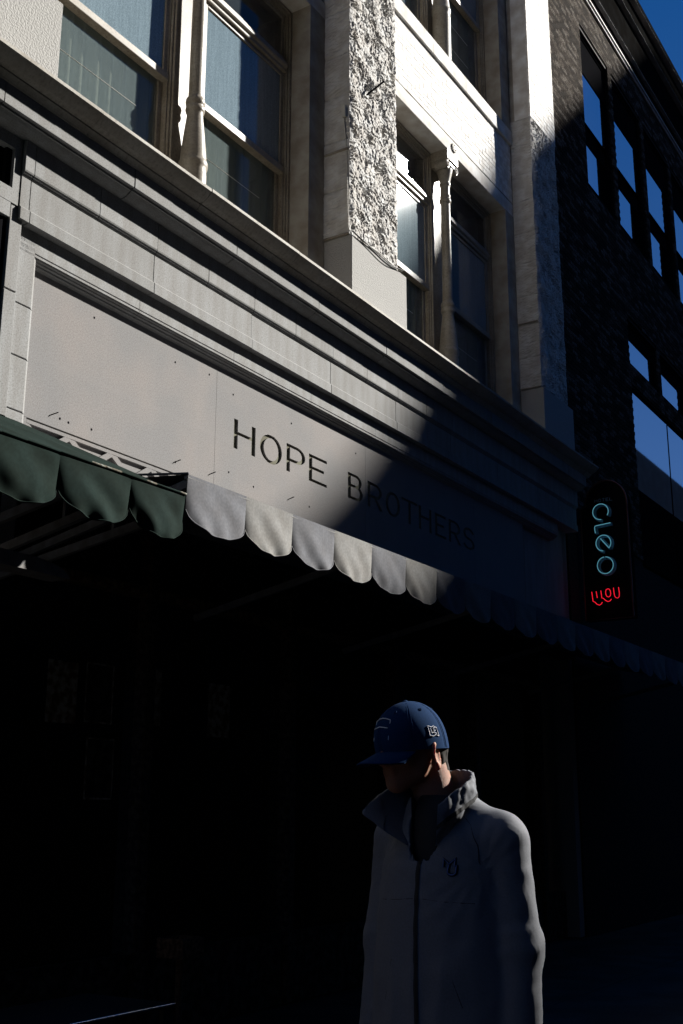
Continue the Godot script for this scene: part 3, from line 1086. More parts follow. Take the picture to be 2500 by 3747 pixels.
# ------------------------------------------------------------------ brown brick building beyond
func brick_building() -> void:
	var b := thing("brick_building", "dark brown brick building with mirror windows and a deep black cornice", "building")
	var lefts := [16.37, 18.0, 19.83, 21.66, 23.5, 25.3]
	var rights := [17.78, 19.63, 21.47, 23.3, 25.1, 26.9]
	var holes := []
	for k in 6:
		holes.append(Rect2(lefts[k], 11.55, rights[k] - lefts[k], 14.59 - 11.55))
		if k > 0:
			holes.append(Rect2(lefts[k], 8.95, rights[k] - lefts[k], 0.85))
	holes.append(Rect2(18.0, 5.4, 9.0, 3.14))
	# the wall behind the bricks, with real openings
	var st := new_st()
	box(st, Vector3(14.66, 0, -0.8), Vector3(16.37, 16.6, -0.02))
	box(st, Vector3(26.9, 0, -0.8), Vector3(40.0, 16.6, -0.02))
	box(st, Vector3(16.37, 14.59, -0.8), Vector3(26.9, 16.6, -0.02))
	box(st, Vector3(16.37, 9.8, -0.8), Vector3(26.9, 11.55, -0.02))
	box(st, Vector3(16.37, 8.54, -0.8), Vector3(26.9, 8.95, -0.02))
	box(st, Vector3(16.37, 0, -0.8), Vector3(26.9, 5.4, -0.02))
	box(st, Vector3(16.37, 5.4, -0.8), Vector3(18.0, 8.54, -0.02))
	box(st, Vector3(16.37, 8.95, -0.8), Vector3(18.0, 9.8, -0.02))
	for k in 5:
		box(st, Vector3(rights[k], 11.55, -0.8), Vector3(lefts[k + 1], 14.59, -0.02))
		if k > 0:
			box(st, Vector3(rights[k], 8.95, -0.8), Vector3(lefts[k + 1], 9.8, -0.02))
	box(st, Vector3(14.66, 0, -12.0), Vector3(40.0, 16.6, -0.8))
	made("wall", st, M.brown_mortar, b)
	bricks_facing(b, holes)
	for k in 6:
		mirror_window(b, lefts[k], rights[k], 11.55, 14.59, [[12.90, 13.86, 0.09], [11.83, 12.59, 0.152]])
	for k in range(1, 6):
		mirror_window(b, lefts[k], rights[k], 8.95, 9.8, [[9.06, 9.50, 0.09]])
	for x in [18.0, 20.05, 22.1, 24.15]:
		mirror_window(b, x, x + 2.05, 5.4, 8.54, [[6.72, 8.46, 0.03]])
	# cornice: bands that step out
	var xs := [14.66, 40.0]
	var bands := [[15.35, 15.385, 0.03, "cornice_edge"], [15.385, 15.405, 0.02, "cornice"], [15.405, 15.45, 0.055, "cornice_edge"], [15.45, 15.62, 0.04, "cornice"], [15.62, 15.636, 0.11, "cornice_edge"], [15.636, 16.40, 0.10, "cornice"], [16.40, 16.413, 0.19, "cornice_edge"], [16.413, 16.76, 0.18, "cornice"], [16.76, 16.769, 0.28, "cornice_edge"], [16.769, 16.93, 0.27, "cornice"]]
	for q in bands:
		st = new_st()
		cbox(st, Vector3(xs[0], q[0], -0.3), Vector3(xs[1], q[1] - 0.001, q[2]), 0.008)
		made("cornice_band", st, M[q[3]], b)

func bricks_facing(b: Node3D, holes: Array) -> void:
	bricks(b, 14.68, 24.0, 5.5, 15.345, 0.0, M.brown_brick, 300, M.brown_mortar_hidden if M.has("brown_mortar_hidden") else M.brown_mortar, false, holes, Vector2(15.4, 13.6))
	# the mortar bed of a wall with openings is the wall itself
	for c in b.get_children():
		if String(c.name).begins_with("mortar_bed"):
			b.remove_child(c)
			c.free()

func mirror_window(b: Node3D, x0: float, x1: float, y0: float, y1: float, panes: Array) -> void:
	var st := new_st()
	for s in [[x0, x0 + 0.05, y0, y1], [x1 - 0.03, x1, y0, y1], [x0 + 0.05, x1 - 0.03, y0, y0 + 0.06], [x0 + 0.05, x1 - 0.03, y1 - 0.06, y1]]:
		box(st, Vector3(s[0], s[2], -0.30), Vector3(s[1], s[3], -0.06))
	var w := made("window", st, M.black_metal, b)
	var last := y1 - 0.06
	for p in panes:
		var s := new_st()
		box(s, Vector3(x0 + 0.05, p[1], -0.28), Vector3(x1 - 0.03, last, -p[2] + 0.012))
		made("dark_panel", s, M.black_metal, w)
		s = new_st()
		box(s, Vector3(x0 + 0.05, p[0], -p[2] - 0.012), Vector3(x1 - 0.03, p[1] - 0.001, -p[2]))
		made("pane", s, M.mirror_glass, w)
		last = p[0] - 0.001
	var f := new_st()
	box(f, Vector3(x0 + 0.05, y0 + 0.06, -0.28), Vector3(x1 - 0.03, last, -panes[-1][2] + 0.012))
	made("dark_panel", f, M.black_metal, w)

# ------------------------------------------------------------------ the other side of the street, outside the picture: it shades the right half and bounces sun from the left
func far_side() -> void:
	var t := thing("corner_block", "tall dark corner block across the street, outside the picture to the right", "building")
	var st := new_st()
	prof(st, v2([10.9, -0.15, 10.9, 30.3, 11.7, 30.0, 14.5, 29.13, 14.85, 28.7, 16.6, 26.6, 16.85, 26.25, 19.5, 25.8, 24.5, 26.7, 36.0, 27.0, 36.0, -0.15]), 40.0, 52.0)
	made("wall", st, M.far_grey, t)
	st = new_st()
	box(st, Vector3(40.0, 27.0, 26.0), Vector3(41.8, 36.0, 37.0))
	made("stair_tower", st, M.far_grey, t)
	facade_windows(t, 40.0, 12.3, 30.0, 3.4, 24.0, true)
	t = thing("terrace_house", "lower dark terrace across the street beyond the corner block", "building")
	st = new_st()
	box(st, Vector3(52.3, -0.15, 10.9), Vector3(110, 19.2, 30.0))
	made("wall", st, M.far_grey, t)
	facade_windows(t, 10.9, 54.0, 100.0, 3.4, 16.0, false)
	var row := [[13.0, 19.8, 7.8, "two storey brick house across the street, lowest of the stepped row"], [20.0, 24.8, 11.6, "three storey brick house across the street, second in the stepped row"], [25.0, 29.8, 14.6, "four storey brick house across the street, third in the stepped row"], [30.0, 34.6, 18.2, "five storey brick house across the street, tallest but one of the stepped row"], [34.8, 39.6, 21.0, "six storey brick house across the street next to the corner block"]]
	for q in row:
		t = thing("row_house", q[3], "house", Vector3.ZERO, "stepped row across the street")
		st = new_st()
		box(st, Vector3(q[0], -0.15, 11.5), Vector3(q[1], q[2], 19.0))
		made("wall", st, M.far_tan, t)
		facade_windows(t, 11.5, q[0] + 0.6, q[1], 1.2, q[2], false)
	t = thing("brick_block", "tall dark brick block straight across the street behind the camera", "building")
	st = new_st()
	box(st, Vector3(-60.0, -0.15, 11.2), Vector3(12.4, 32.0, 34.0))
	made("wall", st, M.far_brick, t)
	facade_windows(t, 11.2, -20.0, 11.0, 1.2, 30.0, false)

func facade_windows(t: Node3D, plane: float, a: float, e: float, y0: float, y1: float, flank: bool) -> void:
	var y := y0
	while y + 1.8 < y1:
		var p := a
		while p + 1.2 < e:
			var st := new_st()
			if flank:
				box(st, Vector3(plane - 0.05, y, p), Vector3(plane + 0.02, y + 1.8, p + 1.2))
			else:
				box(st, Vector3(p, y, plane - 0.05), Vector3(p + 1.2, y + 1.8, plane + 0.02))
			made("window", st, M.far_glass, t)
			p += 3.4
		y += 3.5

# ------------------------------------------------------------------ awnings
func valance(parent: Node3D, called: String, xa: float, xb: float, top: Vector2, z: float, cusp: float, low: float, m: Material, sd: int, fold: float) -> void:
	var rg := RandomNumberGenerator.new()
	rg.seed = sd
	var ph := rg.randf_range(0, TAU)
	var sk := rg.randf_range(0.5, 1.1)
	var rows := []
	var hem := []
	var nu := 26
	var nv := 20
	for j in nv + 1:
		var row := PackedVector3Array()
		var s := float(j) / nv
		for i in nu + 1:
			var t := float(i) / nu
			var yt := lerpf(top.x, top.y, t)
			var yb := lerpf(cusp, low, pow(sin(PI * t), 0.52))
			var d := sin(PI * t)
			var zz := z + fold * 0.9 * d * sin(s * PI * 0.62) * (0.6 + 0.4 * s)
			zz += fold * 0.42 * s * sin(5.2 * (t * 1.3 - sk * s) + ph) * d
			zz += fold * 0.22 * s * sin(13.0 * (t - 0.6 * s) + ph * 2.0) * d
			zz -= fold * 0.5 * exp(-minf(t, 1.0 - t) * 22.0) * s
			zz += fold * 0.35 * pow(s, 6.0) * sin(19.0 * t + ph) * d
			var x := lerpf(xa, xb, t) + 0.006 * s * sin(7.0 * s + ph) * d
			row.append(Vector3(x, lerpf(yt, yb, s), zz))
		rows.append(row)
	for p in rows[nv]:
		hem.append(p)
	var o := smooth_obj(called, rows, m, parent)
	tube("hem", hem, 0.0045, m, o, 5)

func grey_awning() -> void:
	var a := thing("striped_awning", "grey and cream striped awning with scalloped valance below the carved panel", "awning")
	var x := 4.739
	var k := 0
	var x_end := 16.2
	while x < x_end:
		var w := 0.548 if k == 0 else 0.494
		var m: Material = M.cloth_grey if k % 2 == 0 else M.cloth_cream
		valance(a, "valance_panel", x, x + w, Vector2(3.343, 3.343), 1.5, 3.138, 3.030, m, 300 + k * 7, 0.022)
		# slope of the canopy
		var rows := []
		for j in 9:
			var s := j / 8.0
			var row := PackedVector3Array()
			for i in 5:
				row.append(Vector3(x + w * i / 4.0, lerpf(3.343, 3.56, s) - 0.025 * sin(PI * s), lerpf(1.5, 0.01, s)))
			rows.append(row)
		smooth_obj("canopy_panel", rows, m, a)
		x += w
		k += 1
	tube("front_bar", [Vector3(4.74, 3.325, 1.485), Vector3(x, 3.325, 1.485)], 0.016, M.alu, a, 8)
	for q in [4.8, 6.9, 9.1, 11.3, 13.5, 15.6]:
		var st := new_st()
		bar(st, Vector3(q, 2.98, -0.2), Vector3(q, 3.31, 1.46), 0.03, 0.05)
		made("awning_arm", st, M.alu, a)
	tube("edge_cord", [Vector3(4.738, 3.347, 1.503), Vector3(4.738, 3.45, 0.75), Vector3(4.738, 3.565, 0.01)], 0.007, M.cloth_dark, a, 6)

func green_awning() -> void:
	var a := thing("green_awning", "worn dark green awning with scalloped valance at the left edge", "awning")
	var xs := [4.724, 4.285, 3.775, 3.27, 2.77, 2.27, 1.77, 1.27, 0.77]
	for k in xs.size() - 1:
		var xr: float = xs[k]
		var xl: float = xs[k + 1]
		var ta := 3.217 - 0.012 * (4.724 - xl)
		var tb := 3.217 - 0.012 * (4.724 - xr)
		valance(a, "valance_panel", xl, xr, Vector2(ta, tb), 1.5, 3.06 - 0.02 * k, 2.925 - 0.012 * k, M.green, 500 + k * 11, 0.040)
		var rows := []
		for j in 9:
			var s := j / 8.0
			var row := PackedVector3Array()
			for i in 5:
				var t := i / 4.0
				row.append(Vector3(lerpf(xl, xr, t), lerpf(lerpf(ta, tb, t), 3.917, s) - 0.012 * sin(PI * s) * sin(PI * t), lerpf(1.5, 0.08, s)))
			rows.append(row)
		smooth_obj("canopy_panel", rows, M.green, a)
	# worn piping along the front edge, in short flaked lengths
	rng.seed = 5
	var x := 0.8
	while x < 4.70:
		var w := minf(rng.randf_range(0.05, 0.22), 4.724 - x)
		tube("piping", [Vector3(x, 3.217 - 0.012 * (4.724 - x) + 0.004, 1.504), Vector3(x + w, 3.217 - 0.012 * (4.724 - x - w) + 0.004, 1.504)], 0.007, M.green_worn if rng.randf() < 0.3 else M.green, a, 6)
		x += w
	tube("front_bar", [Vector3(0.8, 3.17, 1.47), Vector3(4.70, 3.20, 1.47)], 0.016, M.alu, a, 8)
	for q in [[3.97, 2.84], [4.26, 2.80], [4.64, 2.86]]:
		var st := new_st()
		bar(st, Vector3(q[0], q[1], -0.1), Vector3(q[0], 3.09, 1.43), 0.03, 0.05)
		made("awning_arm", st, M.alu, a)
		st = new_st()
		bar(st, Vector3(q[0], 3.03, 1.05), Vector3(q[0], 3.18, 1.05), 0.02, 0.02, Vector3.BACK)
		made("arm_hanger", st, M.alu, a)
	var st2 := new_st()
	cbox(st2, Vector3(3.4, 2.72, -0.12), Vector3(4.7, 2.92, 0.05), 0.02)
	made("arm_bracket", st2, M.black_metal, a)

# ------------------------------------------------------------------ shopfront and small things under the awnings
func shopfront_things() -> void:
	var s := thing("timber_shopfront", "dark timber shopfront with lattice glazing in the shade of the awnings", "shopfront")
	var st := new_st()
	box(st, Vector3(4.5, 0.0, -0.36), Vector3(14.6, 0.55, -0.22))
	made("stall_riser", st, M.board, s)
	for x in [4.5, 6.35, 8.2, 10.05, 11.9, 13.75]:
		st = new_st()
		cbox(st, Vector3(x, 0.0, -0.40), Vector3(x + 0.11, 3.6, -0.18), 0.012)
		made("post", st, M.wood, s)
	for x in [4.5, 6.35, 8.2, 10.05, 11.9]:
		st = new_st()
		cbox(st, Vector3(x + 0.112, 3.06, -0.36), Vector3(x + 1.848, 3.14, -0.19), 0.01)
		made("transom_bar", st, M.wood_amber, s)
		st = new_st()
		box(st, Vector3(x + 0.112, 0.552, -0.30), Vector3(x + 1.848, 3.058, -0.292))
		made("shop_pane", st, M.shop_glass, s)
		st = new_st()
		box(st, Vector3(x + 0.112, 3.142, -0.30), Vector3(x + 1.848, 3.6, -0.292))
		made("lattice_ground", st, M.board, s)
		for k in 6:
			var xa: float = x + 0.13 + k * 0.285
			st = new_st()
			bar(st, Vector3(xa, 3.15, -0.285), Vector3(xa + 0.27, 3.6, -0.285), 0.008, 0.012, Vector3.BACK)
			bar(st, Vector3(xa + 0.27, 3.15, -0.281), Vector3(xa, 3.6, -0.281), 0.008, 0.012, Vector3.BACK)
			made("lattice_bar", st, M.wood, s)
	st = new_st()
	box(st, Vector3(-6.8, 0.0, -0.6), Vector3(4.5, 3.0, -0.2))
	made("side_boarding", st, M.board, s)
	st = new_st()
	box(st, Vector3(4.5, 3.602, -0.9), Vector3(14.6, 3.858, -0.06))
	made("head_beam", st, M.board, s)
	st = new_st()
	cbox(st, Vector3(4.5, 3.50, -0.17), Vector3(14.6, 3.60, 0.03), 0.01)
	made("roller_box", st, M.board, s)
	st = new_st()
	box(st, Vector3(4.4, 0.0, -4.2), Vector3(14.5, 3.6, -4.0))
	box(st, Vector3(4.4, -0.012, -4.0), Vector3(14.5, 0.0, -0.9))
	box(st, Vector3(4.4, 3.6, -4.0), Vector3(14.5, 3.7, -0.9))
	made("shop_room", st, M.room, s)
	var k := 0
	for p in [[5.62, 2.30, "tattered pale flyer taped up leftmost inside the dark shop window"], [5.98, 2.32, "narrow dark flyer between the two paler ones in the shop window"], [6.50, 2.34, "pale framed flyer uppermost beside the timber post of the shop window"], [6.02, 1.80, "dark flyer with pale edge in the lower row of the shop window"], [7.35, 2.30, "single brownish flyer on the second pane of the shop window"]]:
		var f := thing("flyer", p[2], "flyer", Vector3(p[0], p[1], -0.289), "flyers inside the shop window")
		st = new_st()
		box(st, Vector3(-0.14, -0.21, 0.0), Vector3(0.14, 0.21, 0.002))
		made("sheet", st, M.paper if k % 2 == 0 else M.board, f)
		st = new_st()
		for q in [[-0.14, -0.128, -0.21, 0.21], [0.128, 0.14, -0.21, 0.21], [-0.128, 0.128, 0.198, 0.21], [-0.128, 0.128, -0.21, -0.198]]:
			box(st, Vector3(q[0], q[2], 0.002), Vector3(q[1], q[3], 0.004))
		made("border", st, M.paper, f)
		k += 1
	# grey hood hung below the green awning
	var h := thing("lamp_hood", "long grey metal hood with rounded end hanging under the green awning", "lamp hood")
	st = new_st()
	var poly := v2([2.0, 2.665, 2.0, 2.74, 3.86, 2.74])
	poly.append_array(arc(3.86, 2.665, 0.28, 0.075, 85, 0, 10))
	plate(st, poly, 1.10, 1.24)
	made("shade", st, M.alu, h)
	for x in [2.6, 3.7]:
		st = new_st()
		bar(st, Vector3(x, 2.74, 1.17), Vector3(x, 3.10, 1.17), 0.015, 0.015, Vector3.BACK)
		made("hanger", st, M.black_metal, h)
	# open box on a post
	var bn := thing("ash_bin", "rusty open-topped square bin on a slim post by the shopfront", "bin", Vector3(4.82, 0, 1.5))
	st = new_st()
	for q in [[-0.085, -0.078, -0.085, 0.085], [0.078, 0.085, -0.085, 0.085], [-0.078, 0.078, -0.085, -0.078], [-0.078, 0.078, 0.078, 0.085]]:
		box(st, Vector3(q[0], 0.79, q[2]), Vector3(q[1], 0.885, q[3]))
	box(st, Vector3(-0.078, 0.79, -0.078), Vector3(0.078, 0.797, 0.078))
	made("box", st, M.rusty, bn)
	smooth_obj("post", lathe_rows([0.0, 0.79, 0.02, 0.79, 0.02, 0.03, 0.11, 0.02, 0.12, 0.0, 0.0, 0.0], Vector3.ZERO, 16), M.rusty, bn, true)
	# low table
	var tb := thing("low_table", "low dark metal table with a bright front edge at lower left", "table", Vector3(4.35, 0, 1.2))
	st = new_st()
	cbox(st, Vector3(-0.44, 0.555, -0.3), Vector3(0.44, 0.575, 0.296), 0.004)
	made("table_top", st, M.table, tb)
	tube("edge_rail", [Vector3(-0.44, 0.572, 0.30), Vector3(0.44, 0.572, 0.30)], 0.008, M.steel, tb, 10)
	for q in [[-1, -1], [1, -1], [-1, 1], [1, 1]]:
		st = new_st()
		bar(st, Vector3(q[0] * 0.40, 0.555, q[1] * 0.26), Vector3(q[0] * 0.42, 0.0, q[1] * 0.28), 0.025, 0.025, Vector3.BACK)
		made("leg", st, M.table, tb)

# ------------------------------------------------------------------ hotel sign
func neon(r: float, g: float, bl: float, e: float) -> StandardMaterial3D:
	var m := StandardMaterial3D.new()
	m.albedo_color = lin(minf(r + 0.1, 1), minf(g + 0.1, 1), minf(bl + 0.1, 1))
	m.roughness = 0.2
	m.emission_enabled = true
	m.emission = lin(r, g, bl)
	m.emission_energy_multiplier = e
	return m

func hotel_sign() -> void:
	var s := thing("hotel_sign", "black rounded hotel blade sign with blue and red neon lettering", "sign")
	var poly := v2([0.06, 4.08, 0.735, 4.08, 0.735, 5.70])
	poly.append_array(arc(0.435, 5.70, 0.30, 0.34, 8, 172, 16))
	poly.append_array(v2([0.135, 5.70, 0.06, 5.66]))
	var st := new_st()
	prof(st, poly, 15.0, 15.16)
	made("cabinet", st, M.black_metal, s)
	# rim round the edge
	var pts := []
	for p in poly:
		pts.append(Vector3(14.995, p.y, p.x))
	var rim := StandardMaterial3D.new()
	rim.albedo_color = lin(0.09, 0.018, 0.010)
	rim.roughness = 0.35
	tube("rim", pts, 0.012, rim, s, 6, true)
	st = new_st()
	bar(st, Vector3(15.08, 5.5, 0.0), Vector3(15.08, 5.5, 0.14), 0.05, 0.05)
	bar(st, Vector3(15.08, 4.4, 0.0), Vector3(15.08, 4.4, 0.07), 0.05, 0.05)
	made("bracket", st, M.black_metal, s)
	# small painted word
	var grey := mat(lin(0.5, 0.52, 0.55), 0.6)
	var zc := 0.278
	for ch in "HOTEL":
		for line in glyph(ch, 0.85):
			var g := []
			for p in line:
				g.append(Vector3(14.996, 5.742 + p.y * 0.042, zc + p.x * 0.042))
			tube("painted_letter", g, 0.0035, grey, s, 5)
		zc += 0.0545
	# rotated word: letter shapes on the face, neon in front
	var blue := neon(0.06, 0.19, 0.24, 0.5)
	var face_m := mat(lin(0.20, 0.28, 0.34), 0.6)
	var c_line := arc(0.383, 5.575, 0.112, 0.112, -34, 272, 28)
	var l_line := v2([0.516, 5.400, 0.318, 5.384, 0.292, 5.378, 0.286, 5.360, 0.286, 5.329, 0.294, 5.279])
	var e_line := arc(0.399, 5.126, 0.106, 0.112, -44, 264, 28)
	var e_bar := v2([0.360, 5.194])
	e_bar.append(e_line[0])
	var o_line := arc(0.408, 4.8115, 0.113, 0.117, 95, 445, 32)
	for line in [c_line, l_line, e_line, e_bar, o_line]:
		var tp := []
		var back := []
		for p in line:
			tp.append(Vector3(14.91, p.y, p.x))
			back.append(p)
		tube("neon_tube", tp, 0.0058, blue, s, 8)
		# broad letter shape on the face behind the tube
		var rows := []
		var n := back.size()
		for q in [[0.021, 14.986], [-0.021, 14.986], [-0.021, 14.999], [0.021, 14.999], [0.021, 14.986]]:
			var rw := PackedVector3Array()
			for k in n:
				var d: Vector2 = (back[mini(k + 1, n - 1)] - back[maxi(k - 1, 0)]).normalized()
				var m: Vector2 = back[k] + Vector2(-d.y, d.x) * q[0]
				rw.append(Vector3(q[1], m.y, m.x))
			rows.append(rw)
		smooth_obj("letter_face", rows, face_m, s)
	# red word
	var red := neon(0.85, 0.012, 0.03, 0.42)
	var strokes := [
		[422, 1635, 432, 1755, 455, 1762, 480, 1790, 510, 1800, 535, 1785, 548, 1762], [478, 1630, 488, 1710],
		[538, 1618, 545, 1710, 565, 1715, 590, 1740, 620, 1755, 648, 1745, 665, 1722],
		[628, 1595, 605, 1605, 597, 1632, 598, 1665, 610, 1690, 632, 1697, 652, 1685, 660, 1655, 657, 1620, 645, 1600, 630, 1595],
		[698, 1582, 702, 1650, 707, 1685, 722, 1705, 745, 1710, 763, 1692, 768, 1650, 762, 1575]]
	for q in strokes:
		var g := []
		for k in range(0, q.size(), 2):
			g.append(Vector3(14.93, 4.458 + (1640.0 - q[k + 1]) * 0.00111 - (q[k] - 415.0) * 0.000114, 0.18 + (q[k] - 415.0) * 0.001121))
		tube("neon_tube", g, 0.0055, red, s, 8)
	for l in [[Vector3(14.86, 5.15, 0.39), Color(0.45, 0.85, 1.0), 0.002], [Vector3(14.86, 4.38, 0.37), Color(1.0, 0.06, 0.10), 0.002]]:
		var o := OmniLight3D.new()
		o.name = "neon_light"
		o.position = l[0]
		o.light_color = l[1]
		o.light_energy = l[2]
		o.light_size = 0.2
		o.omni_range = 12.0
		o.omni_attenuation = 2.0
		o.shadow_enabled = true
		s.add_child(o, true)

# ------------------------------------------------------------------ the passer-by
const BODY_TURN := 0.63     # radians the chest is turned to the left of the camera
const HEAD_TURN := 0.92
const HEAD_AT := Vector3(-0.108, 1.70, 0.02)

# left, up, forward of the body -> node axes (x to the right in the picture, z to the camera)
func bd(l: float, y: float, f: float) -> Vector3:
	return Vector3(l * cos(BODY_TURN) - f * sin(BODY_TURN), y, l * sin(BODY_TURN) + f * cos(BODY_TURN))

func to_body(p: Vector3) -> Vector3:
	return Vector3(p.x * cos(BODY_TURN) + p.z * sin(BODY_TURN), p.y, -p.x * sin(BODY_TURN) + p.z * cos(BODY_TURN))

var head_basis: Basis
var head_inv: Basis

func hd(l: float, y: float, f: float) -> Vector3:
	return HEAD_AT + head_basis * Vector3(l, y, f)

func smin(a: float, b: float, k: float) -> float:
	var h := maxf(k - absf(a - b), 0.0) / k
	return minf(a, b) - h * h * k * 0.25

func capsule(p: Vector3, a: Vector3, b: Vector3, ra: float, rb: float) -> float:
	var ab := b - a
	var t := clampf((p - a).dot(ab) / ab.length_squared(), 0.0, 1.0)
	return p.distance_to(a + ab * t) - lerpf(ra, rb, t)

func ellipsoid(p: Vector3, c: Vector3, r: Vector3) -> float:
	var q := (p - c) / r
	var k := q.length()
	return (k - 1.0) * minf(r.x, minf(r.y, r.z)) if k > 1.0 else (k - 1.0) * minf(r.x, minf(r.y, r.z))

# surface nets of a field over a box; blocks far from the surface are skipped
func nets(field: Callable, lo: Vector3, hi: Vector3, h: float, slack := 1.0) -> ArrayMesh:
	var nx := int(ceil((hi.x - lo.x) / h))
	var ny := int(ceil((hi.y - lo.y) / h))
	var nz := int(ceil((hi.z - lo.z) / h))
	var B := 6
	nx = int(ceil(nx / float(B))) * B
	ny = int(ceil(ny / float(B))) * B
	nz = int(ceil(nz / float(B))) * B
	var sx := nx + 1
	var sy := ny + 1
	var vals := PackedFloat32Array()
	vals.resize(sx * sy * (nz + 1))
	vals.fill(INF)
	var done := PackedByteArray()
	done.resize(vals.size())
	var act := []
	for bz in nz / B:
		for by in ny / B:
			for bx in nx / B:
				var c := lo + Vector3(bx + 0.5, by + 0.5, bz + 0.5) * (B * h)
				var v: float = field.call(c)
				if absf(v) > B * h * 0.9 * slack:
					for k in B + 1:
						for j in B + 1:
							for i in B + 1:
								var id := (bz * B + k) * sx * sy + (by * B + j) * sx + bx * B + i
								if vals[id] == INF:
									vals[id] = v
				else:
					act.append(Vector3i(bx * B, by * B, bz * B))
					for k in B + 1:
						for j in B + 1:
							for i in B + 1:
								var id := (bz * B + k) * sx * sy + (by * B + j) * sx + bx * B + i
								if done[id] == 0:
									done[id] = 1
									vals[id] = field.call(lo + Vector3(bx * B + i, by * B + j, bz * B + k) * h)
	var cell := {}
	var vs := PackedVector3Array()
	var idx := PackedInt32Array()
	var corner := [0, 1, sx, sx + 1, sx * sy, sx * sy + 1, sx * sy + sx, sx * sy + sx + 1]
	var edges := [[0, 1], [2, 3], [4, 5], [6, 7], [0, 2], [1, 3], [4, 6], [5, 7], [0, 4], [1, 5], [2, 6], [3, 7]]
	for a in act:
		for k in B:
			for j in B:
				for i in B:
					var ix: int = a.x + i
					var iy: int = a.y + j
					var iz: int = a.z + k
					var base := iz * sx * sy + iy * sx + ix
					var mask := 0
					for q in 8:
						if vals[base + corner[q]] < 0.0:
							mask |= 1 << q
					if mask == 0 or mask == 255:
						continue
					var sum := Vector3.ZERO
					var n := 0
					for e in edges:
						var e0: int = e[0]
						var e1: int = e[1]
						if ((mask >> e0) & 1) == ((mask >> e1) & 1):
							continue
						var v0 := vals[base + corner[e0]]
						var v1 := vals[base + corner[e1]]
						var t := v0 / (v0 - v1)
						var p0 := Vector3(e0 & 1, (e0 >> 1) & 1, (e0 >> 2) & 1)
						var p1 := Vector3(e1 & 1, (e1 >> 1) & 1, (e1 >> 2) & 1)
						sum += p0.lerp(p1, t)
						n += 1
					cell[base] = vs.size()
					vs.append(lo + (Vector3(ix, iy, iz) + sum / n) * h)
	var step := [1, sx, sx * sy]
	for base in cell:
		var s0 := vals[base] < 0.0
		for ax in 3:
			var u: int = step[(ax + 1) % 3]
			var w: int = step[(ax + 2) % 3]
			if base + step[ax] >= vals.size():
				continue
			var s1: bool = vals[base + step[ax]] < 0.0
			if s0 == s1:
				continue
			if not (cell.has(base - u) and cell.has(base - w) and cell.has(base - u - w)):
				continue
			var q := [cell[base], cell[base - u], cell[base - u - w], cell[base - w]]
			if s0:
				idx.append_array(PackedInt32Array([q[0], q[2], q[1], q[0], q[3], q[2]]))
			else:
				idx.append_array(PackedInt32Array([q[0], q[1], q[2], q[0], q[2], q[3]]))
	return indexed(vs, idx)

var fold_n: FastNoiseLite
# rows: height, half width, half depth, forward shift
const TORSO := [[0.80, 0.215, 0.165, 0.0], [0.95, 0.215, 0.168, 0.005], [1.10, 0.208, 0.165, 0.01], [1.25, 0.198, 0.158, 0.012], [1.36, 0.185, 0.145, 0.012], [1.44, 0.165, 0.120, 0.012], [1.50, 0.115, 0.095, 0.02], [1.56, 0.085, 0.085, 0.035]]

func torso(q: Vector3) -> float:
	var k := 0
	while k < TORSO.size() - 2 and q.y > TORSO[k + 1][0]:
		k += 1
	var t := clampf((q.y - TORSO[k][0]) / (TORSO[k + 1][0] - TORSO[k][0]), 0.0, 1.0)
	var w: float = lerpf(TORSO[k][1], TORSO[k + 1][1], t)
	var d: float = lerpf(TORSO[k][2], TORSO[k + 1][2], t)
	var c: float = lerpf(TORSO[k][3], TORSO[k + 1][3], t)
	var e := sqrt((q.x / w) * (q.x / w) + ((q.z - c) / d) * ((q.z - c) / d))
	return (e - 1.0) * minf(w, d)

